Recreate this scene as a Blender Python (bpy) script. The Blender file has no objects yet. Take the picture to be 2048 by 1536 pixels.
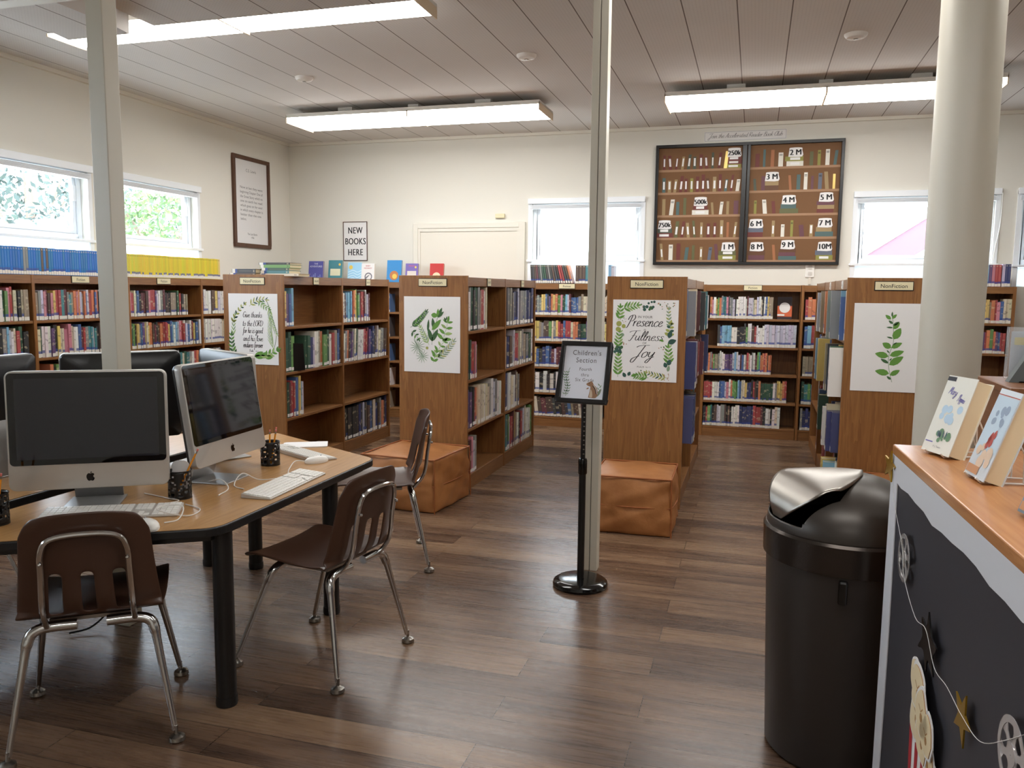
import bpy, bmesh, math, random
from mathutils import Vector, Matrix
rnd = random.Random(7)
S = bpy.context.scene
C = S.collection
PI = math.pi
R = math.radians

# ------------------------------------------------------------------ camera, world, light, exposure
cam = bpy.data.cameras.new('camera')
cam.sensor_width = 36.0
cam.lens = 1629.1 / 2048 * 36.0
cam.clip_start = 0.02
co = bpy.data.objects.new('camera', cam)
C.objects.link(co)
YAW, PIT, ROL = -0.28757, -0.11443, 0.010363
CAM = Vector((0, 0, 1.38))
_f = Vector((math.sin(YAW)*math.cos(PIT), math.cos(YAW)*math.cos(PIT), math.sin(PIT)))
_r = _f.cross(Vector((0, 0, 1))).normalized()
_u = _r.cross(_f)
_r2 = _r*math.cos(ROL) + _u*math.sin(ROL)
_u2 = -_r*math.sin(ROL) + _u*math.cos(ROL)
co.matrix_world = Matrix(((_r2.x, _u2.x, -_f.x, CAM.x), (_r2.y, _u2.y, -_f.y, CAM.y), (_r2.z, _u2.z, -_f.z, CAM.z), (0, 0, 0, 1)))
S.camera = co
S.view_settings.view_transform = 'Standard'
S.view_settings.look = 'None'
S.view_settings.exposure = 0.95
S.view_settings.gamma = 1.0
S.view_settings.use_curve_mapping = False
S.cycles.max_bounces = 10
S.cycles.diffuse_bounces = 5
S.cycles.glossy_bounces = 4
S.cycles.transparent_max_bounces = 12
S.cycles.caustics_reflective = False
S.cycles.caustics_refractive = False
S.cycles.sample_clamp_indirect = 6.0
W = bpy.data.worlds.new('world')
S.world = W
W.use_nodes = True
_bg = W.node_tree.nodes['Background']
_bg.inputs[0].default_value = (0.76, 0.88, 1.0, 1)
_bg.inputs[1].default_value = 9.0
LAMP = 8.5            # emission of the fluorescent lenses

# ------------------------------------------------------------------ materials
def lin(c):
    return tuple(((v/255)/12.92 if v/255 <= 0.04045 else ((v/255+0.055)/1.055)**2.4) for v in c)
_M = {}
def mat(name, rgb=(200, 200, 200), rough=0.5, metal=0.0, spec=0.5, coat=0.0, emit=None, es=0.0, trans=0.0):
    if name in _M: return _M[name]
    m = bpy.data.materials.new(name); m.use_nodes = True
    b = m.node_tree.nodes['Principled BSDF']
    b.inputs['Base Color'].default_value = (*lin(rgb), 1)
    b.inputs['Roughness'].default_value = rough
    b.inputs['Metallic'].default_value = metal
    b.inputs['Specular IOR Level'].default_value = spec
    b.inputs['Coat Weight'].default_value = coat
    if emit:
        b.inputs['Emission Color'].default_value = (*emit, 1); b.inputs['Emission Strength'].default_value = es
    _M[name] = m
    return m
class NT:
    def __init__(s, m): s.t = m.node_tree; s.b = s.t.nodes['Principled BSDF']
    def n(s, typ, **kw):
        x = s.t.nodes.new(typ)
        for k, v in kw.items():
            if k.startswith('i_'):
                key = k[2:]; key = int(key) if key.isdigit() else key.replace('_', ' ')
                x.inputs[key].default_value = v
            else: setattr(x, k, v)
        return x
    def l(s, a, b): s.t.links.new(a, b)
    def math(s, op, a, b=0.0, clamp=False):
        x = s.n('ShaderNodeMath', operation=op); x.use_clamp = clamp
        for i, v in enumerate((a, b)):
            if isinstance(v, (int, float)): x.inputs[i].default_value = v
            else: s.l(v, x.inputs[i])
        return x.outputs[0]
    def mix(s, fac, a, b, blend='MIX'):
        x = s.n('ShaderNodeMix', data_type='RGBA', blend_type=blend)
        for i, v in ((0, fac), (6, a), (7, b)):
            if isinstance(v, (int, float)): x.inputs[i].default_value = v
            elif isinstance(v, tuple): x.inputs[i].default_value = (*v[:3], 1)
            else: s.l(v, x.inputs[i])
        return x.outputs[2]
    def noise(s, vec, scale, detail=3, rough=0.5, dist=0.0):
        x = s.n('ShaderNodeTexNoise'); x.inputs['Scale'].default_value = scale; x.inputs['Detail'].default_value = detail
        x.inputs['Roughness'].default_value = rough; x.inputs['Distortion'].default_value = dist
        s.l(vec, x.inputs['Vector']); return x.outputs['Fac']
    def mapping(s, vec, scale=(1, 1, 1), loc=(0, 0, 0), rot=(0, 0, 0)):
        x = s.n('ShaderNodeMapping'); x.inputs['Scale'].default_value = scale; x.inputs['Location'].default_value = loc
        x.inputs['Rotation'].default_value = rot; s.l(vec, x.inputs['Vector']); return x.outputs[0]
    def ramp(s, fac, stops):
        x = s.n('ShaderNodeValToRGB'); e = x.color_ramp.elements
        e[0].position = stops[0][0]; e[0].color = (*stops[0][1], 1); e[1].position = stops[-1][0]; e[1].color = (*stops[-1][1], 1)
        for p, c in stops[1:-1]:
            q = e.new(p); q.color = (*c, 1)
        s.l(fac, x.inputs[0]); return x.outputs[0]
    def bump(s, h, strength=0.2, dist=0.01):
        x = s.n('ShaderNodeBump'); x.inputs['Strength'].default_value = strength; x.inputs['Distance'].default_value = dist
        s.l(h, x.inputs['Height']); s.l(x.outputs[0], s.b.inputs['Normal'])

def wood(name, c0, c1, rough=0.38, axis='z', sc=1.0, ring=0.5):
    """Grain runs along the given object axis."""
    if name in _M: return _M[name]
    m = mat(name, (255, 255, 255), rough); k = NT(m)
    tc = k.n('ShaderNodeTexCoord').outputs['Object']
    oi = k.n('ShaderNodeObjectInfo').outputs['Random']
    cmb = k.n('ShaderNodeCombineXYZ'); k.l(k.math('MULTIPLY', oi, 7.0), cmb.inputs[0]); k.l(k.math('MULTIPLY', oi, 3.0), cmb.inputs[1])
    add = k.n('ShaderNodeVectorMath', operation='ADD'); k.l(tc, add.inputs[0]); k.l(cmb.outputs[0], add.inputs[1])
    st = {'x': (0.6, 9, 9), 'y': (9, 0.6, 9), 'z': (9, 9, 0.6)}[axis]
    v = k.mapping(add.outputs[0], tuple(a*sc for a in st))
    n1 = k.noise(v, 1.6, 4, 0.6, 0.6)
    wv = k.n('ShaderNodeTexNoise'); wv.inputs['Scale'].default_value = 9.0; wv.inputs['Detail'].default_value = 5
    k.l(k.mapping(v, (1.2, 1.2, 1.2)), wv.inputs['Vector'])
    bands = k.math('FRACT', k.math('MULTIPLY', n1, 6.0))
    f = k.math('ADD', k.math('MULTIPLY', bands, ring*0.55), k.math('MULTIPLY', wv.outputs['Fac'], 1.0-ring*0.55))
    col = k.ramp(f, [(0.2, lin(c0)), (0.75, lin(c1))])
    k.l(col, k.b.inputs['Base Color'])
    k.bump(wv.outputs['Fac'], 0.06, 0.002)
    return m

oak = wood('case_oak', (120, 78, 43), (154, 106, 60), 0.36, 'z', 1.0, 0.55)
oak_x = wood('case_oak_shelf', (116, 77, 45), (150, 105, 62), 0.36, 'x', 1.0, 0.4)
oak_y = wood('case_oak_run', (116, 77, 45), (150, 105, 62), 0.36, 'y', 1.0, 0.4)
table_wood = wood('table_laminate', (164, 118, 66), (190, 146, 92), 0.28, 'y', 0.8, 0.25)
counter_wood = wood('counter_wood', (166, 96, 46), (192, 120, 66), 0.25, 'y', 0.8, 0.3)
tier_wood = wood('desk_wood', (118, 74, 44), (140, 92, 58), 0.35, 'y', 0.8, 0.3)
frame_wood = wood('picture_frame_wood', (70, 44, 30), (98, 64, 44), 0.4, 'z', 1.2, 0.3)

def wall_paint():
    m = mat('wall_paint', (224, 221, 211), 0.75, spec=0.25); k = NT(m)
    tc = k.n('ShaderNodeTexCoord').outputs['Object']
    k.bump(k.noise(tc, 160, 2), 0.05, 0.002)
    return m
wall_m = wall_paint()
trim_m = mat('trim_paint', (222, 217, 204), 0.5)
post_m = mat('post_paint', (208, 202, 186), 0.42)
vinyl_m = mat('window_vinyl', (236, 240, 244), 0.4)
door_m = mat('door_paint', (222, 216, 202), 0.5)

def ceiling_mat():
    m = mat('ceiling_panel', (214, 205, 196), 0.8, spec=0.2); k = NT(m)
    tc = k.n('ShaderNodeTexCoord').outputs['Object']
    sp = k.n('ShaderNodeSeparateXYZ'); k.l(tc, sp.inputs[0])
    fx = k.math('FRACT', k.math('DIVIDE', k.math('ADD', sp.outputs[0], 30.17), 0.30))
    seam = k.math('LESS_THAN', fx, 0.022)
    n = k.noise(tc, 1.2, 2)
    base = k.mix(n, lin((208, 202, 196)), lin((222, 217, 212)))
    # rows of small acoustic pin holes
    px = k.math('SUBTRACT', k.math('FRACT', k.math('MULTIPLY', sp.outputs[0], 50)), 0.5)
    py = k.math('SUBTRACT', k.math('FRACT', k.math('MULTIPLY', sp.outputs[1], 50)), 0.5)
    d = k.math('ADD', k.math('MULTIPLY', px, px), k.math('MULTIPLY', py, py))
    hole = k.math('LESS_THAN', d, 0.03)
    base = k.mix(k.math('MULTIPLY', hole, 0.18), base, lin((120, 110, 104)))
    k.l(k.mix(seam, base, lin((112, 100, 93))), k.b.inputs['Base Color'])
    return m
ceil_m = ceiling_mat()

def floor_mat():
    m = mat('floor_planks', (90, 70, 55), 0.3, spec=0.5); k = NT(m)
    tc = k.n('ShaderNodeTexCoord').outputs['Object']
    br = k.n('ShaderNodeTexBrick'); br.offset = 0.37; br.offset_frequency = 2; br.squash = 1.0
    br.inputs['Color1'].default_value = (0, 0, 0, 1); br.inputs['Color2'].default_value = (1, 1, 1, 1); br.inputs['Mortar'].default_value = (0.0, 0.0, 0.0, 1)
    br.inputs['Scale'].default_value = 1.0; br.inputs['Mortar Size'].default_value = 0.0012; br.inputs['Mortar Smooth'].default_value = 0.0
    br.inputs['Bias'].default_value = 0.0; br.inputs['Brick Width'].default_value = 1.22; br.inputs['Row Height'].default_value = 0.152
    k.l(k.mapping(tc, (1, 1, 1), (0.31, 0.05, 0)), br.inputs['Vector'])
    pid = br.outputs['Color']
    sx = k.n('ShaderNodeSeparateXYZ'); k.l(tc, sx.inputs[0])
    cmb = k.n('ShaderNodeCombineXYZ'); k.l(sx.outputs[0], cmb.inputs[0]); k.l(sx.outputs[1], cmb.inputs[1])
    k.l(k.math('MULTIPLY', pid, 19.0), cmb.inputs[2])
    v = cmb.outputs[0]
    streak = k.noise(k.mapping(v, (1.1, 13, 1)), 1.5, 6, 0.62, 0.4)
    fine = k.noise(k.mapping(v, (3, 70, 1)), 1.6, 4, 0.6)
    blot = k.noise(k.mapping(v, (1.3, 4, 1)), 1.0, 3, 0.5)
    f = k.math('ADD', k.math('MULTIPLY', pid, 0.25), k.math('ADD', k.math('MULTIPLY', streak, 0.62), k.math('ADD', k.math('MULTIPLY', fine, 0.2), k.math('MULTIPLY', blot, 0.3))))
    col = k.ramp(f, [(0.40, lin((50, 37, 31))), (0.54, lin((82, 62, 49))), (0.72, lin((114, 89, 69))), (0.94, lin((148, 121, 94)))])
    k.l(k.mix(br.outputs['Fac'], col, lin((30, 22, 18))), k.b.inputs['Base Color'])
    k.l(k.math('ADD', k.math('MULTIPLY', fine, 0.14), 0.21), k.b.inputs['Roughness'])
    k.bump(k.math('ADD', fine, k.math('MULTIPLY', br.outputs['Fac'], -1.5)), 0.08, 0.002)
    return m
floor_m = floor_mat()

def leather_mat():
    m = mat('tan_leather', (176, 104, 54), 0.5, spec=0.4); k = NT(m)
    tc = k.n('ShaderNodeTexCoord').outputs['Object']
    n = k.noise(tc, 5, 4, 0.55); n2 = k.noise(tc, 90, 2)
    k.l(k.ramp(n, [(0.3, lin((148, 94, 50))), (0.7, lin((180, 122, 72)))]), k.b.inputs['Base Color'])
    k.bump(k.math('ADD', k.noise(tc, 14, 3), k.math('MULTIPLY', n2, 0.15)), 0.25, 0.01)
    return m
leather_m = leather_mat()
seam_m = mat('leather_seam', (150, 86, 42), 0.55)
chrome = mat('chrome', (205, 205, 205), 0.14, 1.0)
steel = mat('brushed_steel', (158, 153, 146), 0.3, 1.0)
alu = mat('aluminium', (196, 192, 186), 0.34, 0.35)
alu_stand = mat('stand_aluminium', (190, 190, 190), 0.28, 0.8)
blk_plastic = mat('black_plastic', (24, 24, 26), 0.35)
glass_blk = mat('screen_glass', (7, 8, 9), 0.03, spec=0.6)
screen_off = mat('screen_panel', (34, 36, 42), 0.05, spec=0.6)
chair_m = mat('chair_plastic', (72, 48, 36), 0.32)
blk_metal = mat('black_metal', (22, 21, 21), 0.35, spec=0.5)
blk_edge = mat('black_edge', (20, 20, 21), 0.42)
blk_gloss = mat('black_gloss', (14, 14, 14), 0.12)
white_paper = mat('white_paper', (232, 230, 228), 0.7)
ink = mat('black_ink', (28, 27, 30), 0.7)
ink_grey = mat('grey_ink', (96, 94, 96), 0.7)
cream_plate = mat('cream_plate', (226, 214, 176), 0.5)
white_plastic = mat('white_plastic', (236, 234, 228), 0.3)
cable_w = mat('white_cable', (222, 220, 214), 0.4)
key_grey = mat('keyboard_grey', (168, 172, 180), 0.4)
pencil_y = mat('pencil_yellow', (232, 152, 40), 0.4)
eraser_m = mat('eraser_pink', (214, 120, 110), 0.6)
greens = [mat('leaf_green_%s' % n, c, 0.7) for n, c in (('dark', (62, 98, 58)), ('mid', (98, 146, 62)), ('light', (150, 176, 108)), ('grey', (132, 156, 128)), ('olive', (160, 164, 84)), ('blue', (48, 84, 74)))]
berry = mat('berry_brown', (176, 138, 112), 0.7)

def glass_mat():
    m = bpy.data.materials.new('window_glass'); m.use_nodes = True; t = m.node_tree
    for n in list(t.nodes): t.nodes.remove(n)
    o = t.nodes.new('ShaderNodeOutputMaterial'); a = t.nodes.new('ShaderNodeBsdfTransparent'); g = t.nodes.new('ShaderNodeBsdfGlossy')
    g.inputs['Roughness'].default_value = 0.02; 
    x = t.nodes.new('ShaderNodeMixShader'); x.inputs[0].default_value = 0.05; t.links.new(a.outputs[0], x.inputs[1]); t.links.new(g.outputs[0], x.inputs[2]); t.links.new(x.outputs[0], o.inputs[0])
    return m
glass_m = glass_mat()
def shade_mat():
    m = bpy.data.materials.new('cellular_shade_fabric'); m.use_nodes = True; t = m.node_tree
    for n in list(t.nodes): t.nodes.remove(n)
    o = t.nodes.new('ShaderNodeOutputMaterial'); a = t.nodes.new('ShaderNodeBsdfDiffuse'); g = t.nodes.new('ShaderNodeBsdfTranslucent')
    a.inputs[0].default_value = (.86, .88, .9, 1); g.inputs[0].default_value = (.85, .88, .9, 1)
    x = t.nodes.new('ShaderNodeMixShader'); x.inputs[0].default_value = 0.45
    t.links.new(a.outputs[0], x.inputs[1]); t.links.new(g.outputs[0], x.inputs[2]); t.links.new(x.outputs[0], o.inputs[0])
    return m
shade_m = shade_mat()
lens_m = mat('lamp_lens', (255, 252, 244), 0.5, emit=(1.0, 0.99, 0.97), es=LAMP)
lampcase_m = mat('lamp_housing', (226, 222, 214), 0.5)

# ------------------------------------------------------------------ mesh builder
class MB:
    def __init__(s): s.v = []; s.f = []; s.m = []; s.uv = None
    def add(s, vs, fs, mi=0):
        o = len(s.v); s.v += [tuple(p) for p in vs]; s.f += [tuple(o+i for i in f) for f in fs]; s.m += [mi]*len(fs); return s
    def box(s, x0, x1, y0, y1, z0, z1, mi=0):
        return s.add([(x0, y0, z0), (x1, y0, z0), (x1, y1, z0), (x0, y1, z0), (x0, y0, z1), (x1, y0, z1), (x1, y1, z1), (x0, y1, z1)],
                     [(0, 3, 2, 1), (4, 5, 6, 7), (0, 1, 5, 4), (1, 2, 6, 5), (2, 3, 7, 6), (3, 0, 4, 7)], mi)
    def prism(s, pts, z0, z1, mi=0, mtop=None):
        """pts counter-clockwise in xy"""
        n = len(pts)
        s.add([(x, y, z0) for x, y in pts] + [(x, y, z1) for x, y in pts],
              [tuple(reversed(range(n)))] + [(i, (i+1) % n, n+(i+1) % n, n+i) for i in range(n)], mi)
        o = len(s.v)-n
        s.f.append(tuple(o+i for i in range(n))); s.m.append(mi if mtop is None else mtop); return s
    def slab(s, pts, y0, y1, mi=0, mfront=None):
        """outline in x,z (counter-clockwise seen from -y), thickness along y; front at y0"""
        n = len(pts)
        s.add([(x, y0, z) for x, z in pts] + [(x, y1, z) for x, z in pts], [tuple(reversed(range(n, 2*n)))] + [(i, n+i, n+(i+1) % n, (i+1) % n) for i in range(n)], mi)
        o = len(s.v)-2*n
        s.f.append(tuple(o+i for i in range(n))); s.m.append(mi if mfront is None else mfront); return s
    def tube(s, pts, r, n=10, mi=0, caps=True):
        P = [Vector(p) for p in pts]; rs = r if isinstance(r, (list, tuple)) else [r]*len(P)
        ref = None; rings = []
        for i, p in enumerate(P):
            t = (P[min(i+1, len(P)-1)] - P[max(i-1, 0)]).normalized()
            if ref is None:
                ref = Vector((0, 0, 1)) if abs(t.z) < 0.9 else Vector((1, 0, 0))
            a = (ref - t*ref.dot(t)).normalized(); b = t.cross(a); ref = a
            rings.append([p + (a*math.cos(2*PI*j/n) + b*math.sin(2*PI*j/n))*rs[i] for j in range(n)])
        vs = [q for rg in rings for q in rg]; fs = []
        for i in range(len(P)-1):
            for j in range(n):
                fs.append((i*n+j, i*n+(j+1) % n, (i+1)*n+(j+1) % n, (i+1)*n+j))
        if caps: fs += [tuple(reversed(range(n))), tuple((len(P)-1)*n+j for j in range(n))]
        return s.add(vs, fs, mi)
    def lathe(s, prof, n=32, cx=0, cy=0, mi=0):
        vs = []; fs = []
        for r, z in prof:
            vs += [(cx+r*math.cos(2*PI*j/n), cy+r*math.sin(2*PI*j/n), z) for j in range(n)]
        for i in range(len(prof)-1):
            for j in range(n): fs.append((i*n+j, i*n+(j+1) % n, (i+1)*n+(j+1) % n, (i+1)*n+j))
        fs.append(tuple(reversed(range(n)))); fs.append(tuple((len(prof)-1)*n+j for j in range(n)))
        return s.add(vs, fs, mi)
    def sphere(s, c, r, n=12, k=8, mi=0, sz=1.0):
        return s.lathe([(max(1e-4, r*math.sin(PI*i/k)), c[2]-r*sz*math.cos(PI*i/k)) for i in range(k+1)], n, c[0], c[1], mi)
    # flat art lies in x,z facing -y, lifted by off
    def poly(s, pts, off, mi=0):
        a = sum(pts[i][0]*pts[(i+1) % len(pts)][1]-pts[(i+1) % len(pts)][0]*pts[i][1] for i in range(len(pts)))
        if a < 0: pts = pts[::-1]
        return s.add([(x, -off, z) for x, z in pts], [tuple(range(len(pts)))], mi)
    def ribbon(s, pts, w, off, mi=0):
        n = len(pts); ws = w if isinstance(w, (list, tuple)) else [w]*n; L = []; Rr = []
        for i, (x, y) in enumerate(pts):
            a = pts[max(i-1, 0)]; b = pts[min(i+1, n-1)]; dx, dy = b[0]-a[0], b[1]-a[1]; l = math.hypot(dx, dy) or 1
            nx, ny = -dy/l*ws[i]/2, dx/l*ws[i]/2; L.append((x+nx, y+ny)); Rr.append((x-nx, y-ny))
        return s.add([(x, -off, z) for x, z in L] + [(x, -off, z) for x, z in Rr], [(i, n+i, n+i+1, i+1) for i in range(n-1)], mi)
    def leaf(s, x, y, ln, wd, ang, off, mi=0):
        pts = []
        c, q = math.cos(ang), math.sin(ang)
        for t in (0, .2, .45, .7, .9, 1.0):
            w = wd/2*math.sin(PI*t**0.85)**0.8 if 0 < t < 1 else 0; pts.append((t*ln, w))
        lo = [(a, -b) for a, b in pts[1:-1]][::-1]
        pts = pts + lo
        return s.poly([(x+a*c-b*q, y+a*q+b*c) for a, b in pts], off, mi)
    def disc(s, x, z, r, off, mi=0, n=18, rz=None):
        return s.poly([(x+r*math.cos(2*PI*i/n), z+(rz or r)*math.sin(2*PI*i/n)) for i in range(n)], off, mi)
    def mesh(s, name, mats):
        me = bpy.data.meshes.new(name); me.from_pydata(s.v, [], s.f)
        for m in (mats if isinstance(mats, (list, tuple)) else [mats]): me.materials.append(m)
        me.polygons.foreach_set('material_index', s.m); me.update(); return me
    def build(s, name, mats, parent=None, loc=None, rot=None, bevel=0.0, smooth=False, angle=35):
        me = s.mesh(name, mats)
        if bevel:
            bm = bmesh.new(); bm.from_mesh(me); bmesh.ops.remove_doubles(bm, verts=bm.verts, dist=1e-6)
            ed = [e for e in bm.edges if len(e.link_faces) == 2 and e.calc_face_angle(0) > R(30)]
            bmesh.ops.bevel(bm, geom=ed, offset=bevel, segments=2, affect='EDGES', profile=0.5); bm.to_mesh(me); bm.free()
        if smooth:
            me.polygons.foreach_set('use_smooth', [True]*len(me.polygons)); me.set_sharp_from_angle(angle=R(angle))
        o = bpy.data.objects.new(name, me); C.objects.link(o)
        if parent: o.parent = parent
        if loc: o.location = loc
        if rot: o.rotation_euler = rot
        return o
def smooth_path(pts, k=8):
    P = [tuple(map(float, p)) for p in pts]
    if len(P) < 3: return P
    out = []
    for i in range(len(P)-1):
        p0, p1, p2, p3 = P[max(i-1, 0)], P[i], P[i+1], P[min(i+2, len(P)-1)]
        for j in range(k):
            t = j/k
            out.append(tuple(0.5*((2*b)+(-a+c)*t+(2*a-5*b+4*c-d)*t*t+(-a+3*b-3*c+d)*t**3) for a, b, c, d in zip(p0, p1, p2, p3)))
    out.append(P[-1]); return out
def rrect(x0, x1, z0, z1, r, n=5):
    pts = []
    for cx, cz, a in ((x1-r, z0+r, -90), (x1-r, z1-r, 0), (x0+r, z1-r, 90), (x0+r, z0+r, 180)):
        for i in range(n+1): pts.append((cx+r*math.cos(R(a+90*i/n)), cz+r*math.sin(R(a+90*i/n))))
    return pts

def tag(o, label=None, cat=None, group=None, kind=None):
    if label: o['label'] = label
    if cat: o['category'] = cat
    if group: o['group'] = group
    if kind: o['kind'] = kind
    return o
def empty(name, loc=(0, 0, 0), rz=0.0, label=None, cat=None, group=None, kind=None):
    o = bpy.data.objects.new(name, None); o.empty_display_size = 0.1; C.objects.link(o)
    o.location = loc; o.rotation_euler = (0, 0, rz); return tag(o, label, cat, group, kind)
def copy_tree(o, parent=None):
    c = o.copy(); C.objects.link(c)
    if parent: c.parent = parent
    for ch in list(o.children): copy_tree(ch, c)
    return c

# ------------------------------------------------------------------ lettering: built-in face per character, and a pen script
_G = {}
def _probe(s):
    cu = bpy.data.curves.new('t', 'FONT'); cu.body = s; cu.size = 1.0; cu.resolution_u = 3
    o = bpy.data.objects.new('t', cu); C.objects.link(o)
    dg = bpy.context.evaluated_depsgraph_get(); me = o.evaluated_get(dg).to_mesh()
    r = ([(v.co.x, v.co.y) for v in me.vertices], [tuple(p.vertices) for p in me.polygons])
    o.evaluated_get(dg).to_mesh_clear(); bpy.data.objects.remove(o); bpy.data.curves.remove(cu); return r
_bar = None
def glyph(ch):
    global _bar
    if _bar is None: _bar = max(x for x, y in _probe('|')[0])
    if ch not in _G:
        v, f = _probe(ch) if ch != ' ' else ([], [])
        w = max(x for x, y in _probe(ch+'|')[0]) - _bar
        _G[ch] = (v, f, w)
    return _G[ch]
def text(mb, s, cx, z, size, off, mi=0, sx=1.0, track=0.0, align='c', rot=0.0, bold=0.0):
    adv = [glyph(c)[2]*size*sx + track*size for c in s]; tot = sum(adv)
    x = cx - tot/2 if align == 'c' else (cx if align == 'l' else cx-tot)
    x0 = cx; c, q = math.cos(rot), math.sin(rot)
    for ch, a in zip(s, adv):
        v, f, w = glyph(ch)
        if v:
            P = [(x+px*size*sx-x0, py*size) for px, py in v]
            fs = []
            for g in f:
                ar = sum(P[g[i]][0]*P[g[(i+1) % len(g)]][1]-P[g[(i+1) % len(g)]][0]*P[g[i]][1] for i in range(len(g)))
                fs.append(g if ar > 0 else tuple(reversed(g)))
            for bx in ((0, bold) if bold else (0,)):
                mb.add([(x0+(px+bx)*c-pz*q, -off-bx*0.01, z+(px+bx)*q+pz*c) for px, pz in P], fs, mi)
        x += a
    return tot
_SC = {
 'a': ('.75,.85 .45,1 .12,.6 .15,.12 .42,.05 .72,.5 .8,.98|.8,.98 .72,.3 .85,0 1.05,.18', 1.0), 'b': ('.2,2 .14,1 .14,.1|.14,.35 .4,1 .75,.75 .62,.1 .3,0 .14,.2', .85),
 'c': ('.75,.8 .5,1 .12,.6 .2,.08 .5,0 .85,.25', .82), 'd': ('.75,.85 .45,1 .1,.6 .15,.12 .45,.05 .75,.5 .92,2|.92,2 .78,.6 .86,0 1.05,.15', 1.0),
 'e': ('.08,.42 .45,.55 .66,.8 .45,1 .15,.7 .15,.2 .42,0 .85,.28', .8), 'f': ('.78,1.8 .58,2 .36,1.5 .26,0 .1,-.9|.03,.95 .62,1.05', .62),
 'g': ('.75,.85 .45,1 .12,.6 .15,.12 .42,.05 .72,.5 .8,.98|.8,.98 .74,0 .55,-.85 .2,-.85 .25,-.4 1.0,.2', .95), 'h': ('.28,2 .15,1 .1,0|.12,.4 .4,1 .64,.9 .6,.3 .7,0 .9,.18', .88),
 'i': ('.15,1 .1,.3 .22,0 .46,.22|.2,1.42 .23,1.5', .44), 'k': ('.25,2 .15,1 .1,0|.65,1 .2,.5 .38,.35 .72,0', .75), 'l': ('.08,.35 .45,1.6 .36,2 .18,1.4 .15,.3 .3,0 .52,.2', .5),
 'm': ('.1,1 .1,0|.1,.5 .35,1 .5,.8 .48,0|.48,.5 .75,1 .92,.8 .9,.2 1.0,0 1.2,.18', 1.18), 'n': ('.1,1 .1,0|.1,.5 .4,1 .6,.8 .58,.2 .68,0 .9,.18', .88),
 'o': ('.45,1 .1,.7 .15,.1 .45,0 .75,.4 .65,.9 .45,1|.6,.88 .95,.9', .88), 'p': ('.2,1 .15,0 .05,-.95|.12,.4 .45,1 .75,.7 .6,.1 .25,.05', .82), 'r': ('.1,1 .12,0|.12,.5 .35,.95 .62,.92', .62),
 's': ('.65,.85 .4,1 .2,.8 .5,.45 .55,.1 .25,0 .05,.15', .7), 't': ('.3,1.65 .2,.4 .3,0 .58,.18|0,1.08 .56,1.12', .56), 'u': ('.1,1 .08,.3 .3,0 .6,.4 .7,1|.7,1 .65,.2 .76,0 .96,.18', .92),
 'v': ('.05,1 .3,0 .62,1', .66), 'w': ('.05,1 .2,0 .45,.9 .65,0 .9,1', .95), 'y': ('.1,1 .1,.4 .35,.1 .65,.6 .76,1|.76,1 .65,0 .4,-.9 .1,-.8 .3,-.3 .95,.2', .9),
 'G': ('1.1,1.7 .8,2 .25,1.5 .1,.6 .5,0 1,.4 1.02,.9|.6,.9 1.25,.92', 1.2), 'L': ('.38,2 .15,1 .1,0 .8,.06', .8), 'O': ('.6,2 .15,1.5 .1,.5 .5,0 1,.5 1,1.5 .6,2', 1.1),
 'R': ('.25,2 .12,0|.05,1.8 .7,2 .9,1.4 .3,1 .55,.7 1,0', 1.02), 'D': ('.25,2 .12,0|0,1.9 .8,1.8 1.05,1 .7,.15 .1,0', 1.12),
 'P': ('.5,2.1 .36,1 .1,-.2 -.2,-.3|-.1,1.2 .1,1.9 .8,2.15 1.1,1.6 .8,1.05 .4,1', 1.05), 'F': ('-.3,1.7 .1,2 1.5,2.15|.8,2.05 .6,1 .3,-.1 0,0|.3,1 .95,1.06', 1.05),
 'J': ('-.1,1.75 .3,2.05 1.6,2.15|1.0,2.1 .78,.8 .45,-.8 .05,-.8 .1,-.2 .9,.25', 1.15), 'A': ('0,0 .3,.5 .82,2 .86,0|.25,.8 .92,.8', 1.0), 'B': ('.3,2 .15,0|.05,1.8 .7,2 .8,1.4 .3,1.05 .9,.8 .8,.1 .1,0', 1.0),
 'C': ('1,1.7 .7,2 .2,1.4 .15,.4 .55,0 1,.3', .95), 'M': ('.05,0 .35,2 .6,.5 1.0,2 1.15,0', 1.25), "'": ('.12,2 .06,1.6', .25), ' ': ('', .55), '.': ('.1,.05 .16,.0', .3)}
def script(mb, s, cx, z, xh, off, mi=0, slant=0.25, pen=0.16, sx=1.0, track=0.0, align='c', rot=0.0, fit=None):
    if fit: sx = fit/(sum(_SC[c][1]+track for c in s)*xh)
    tot = sum(_SC[c][1]+track for c in s)*xh*sx
    x = (cx-tot/2) if align == 'c' else cx; cr, qr = math.cos(rot), math.sin(rot)
    for ch in s:
        st, adv = _SC[ch]
        for pl in st.split('|') if st else ():
            P = smooth_path([tuple(map(float, q.split(','))) for q in pl.split()], 5)
            Q = [(x+(a+b*slant)*xh*sx-cx, b*xh) for a, b in P]
            ws = []
            for i in range(len(Q)):
                a = Q[max(i-1, 0)]; b = Q[min(i+1, len(Q)-1)]; d = abs(b[1]-a[1])/(math.hypot(b[0]-a[0], b[1]-a[1]) or 1)
                ws.append(xh*pen*(0.4+0.8*d))
            mb.ribbon([(cx+a*cr-b*qr, z+a*qr+b*cr) for a, b in Q], ws, off, mi)
        x += (adv+track)*xh*sx
    return tot

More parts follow.
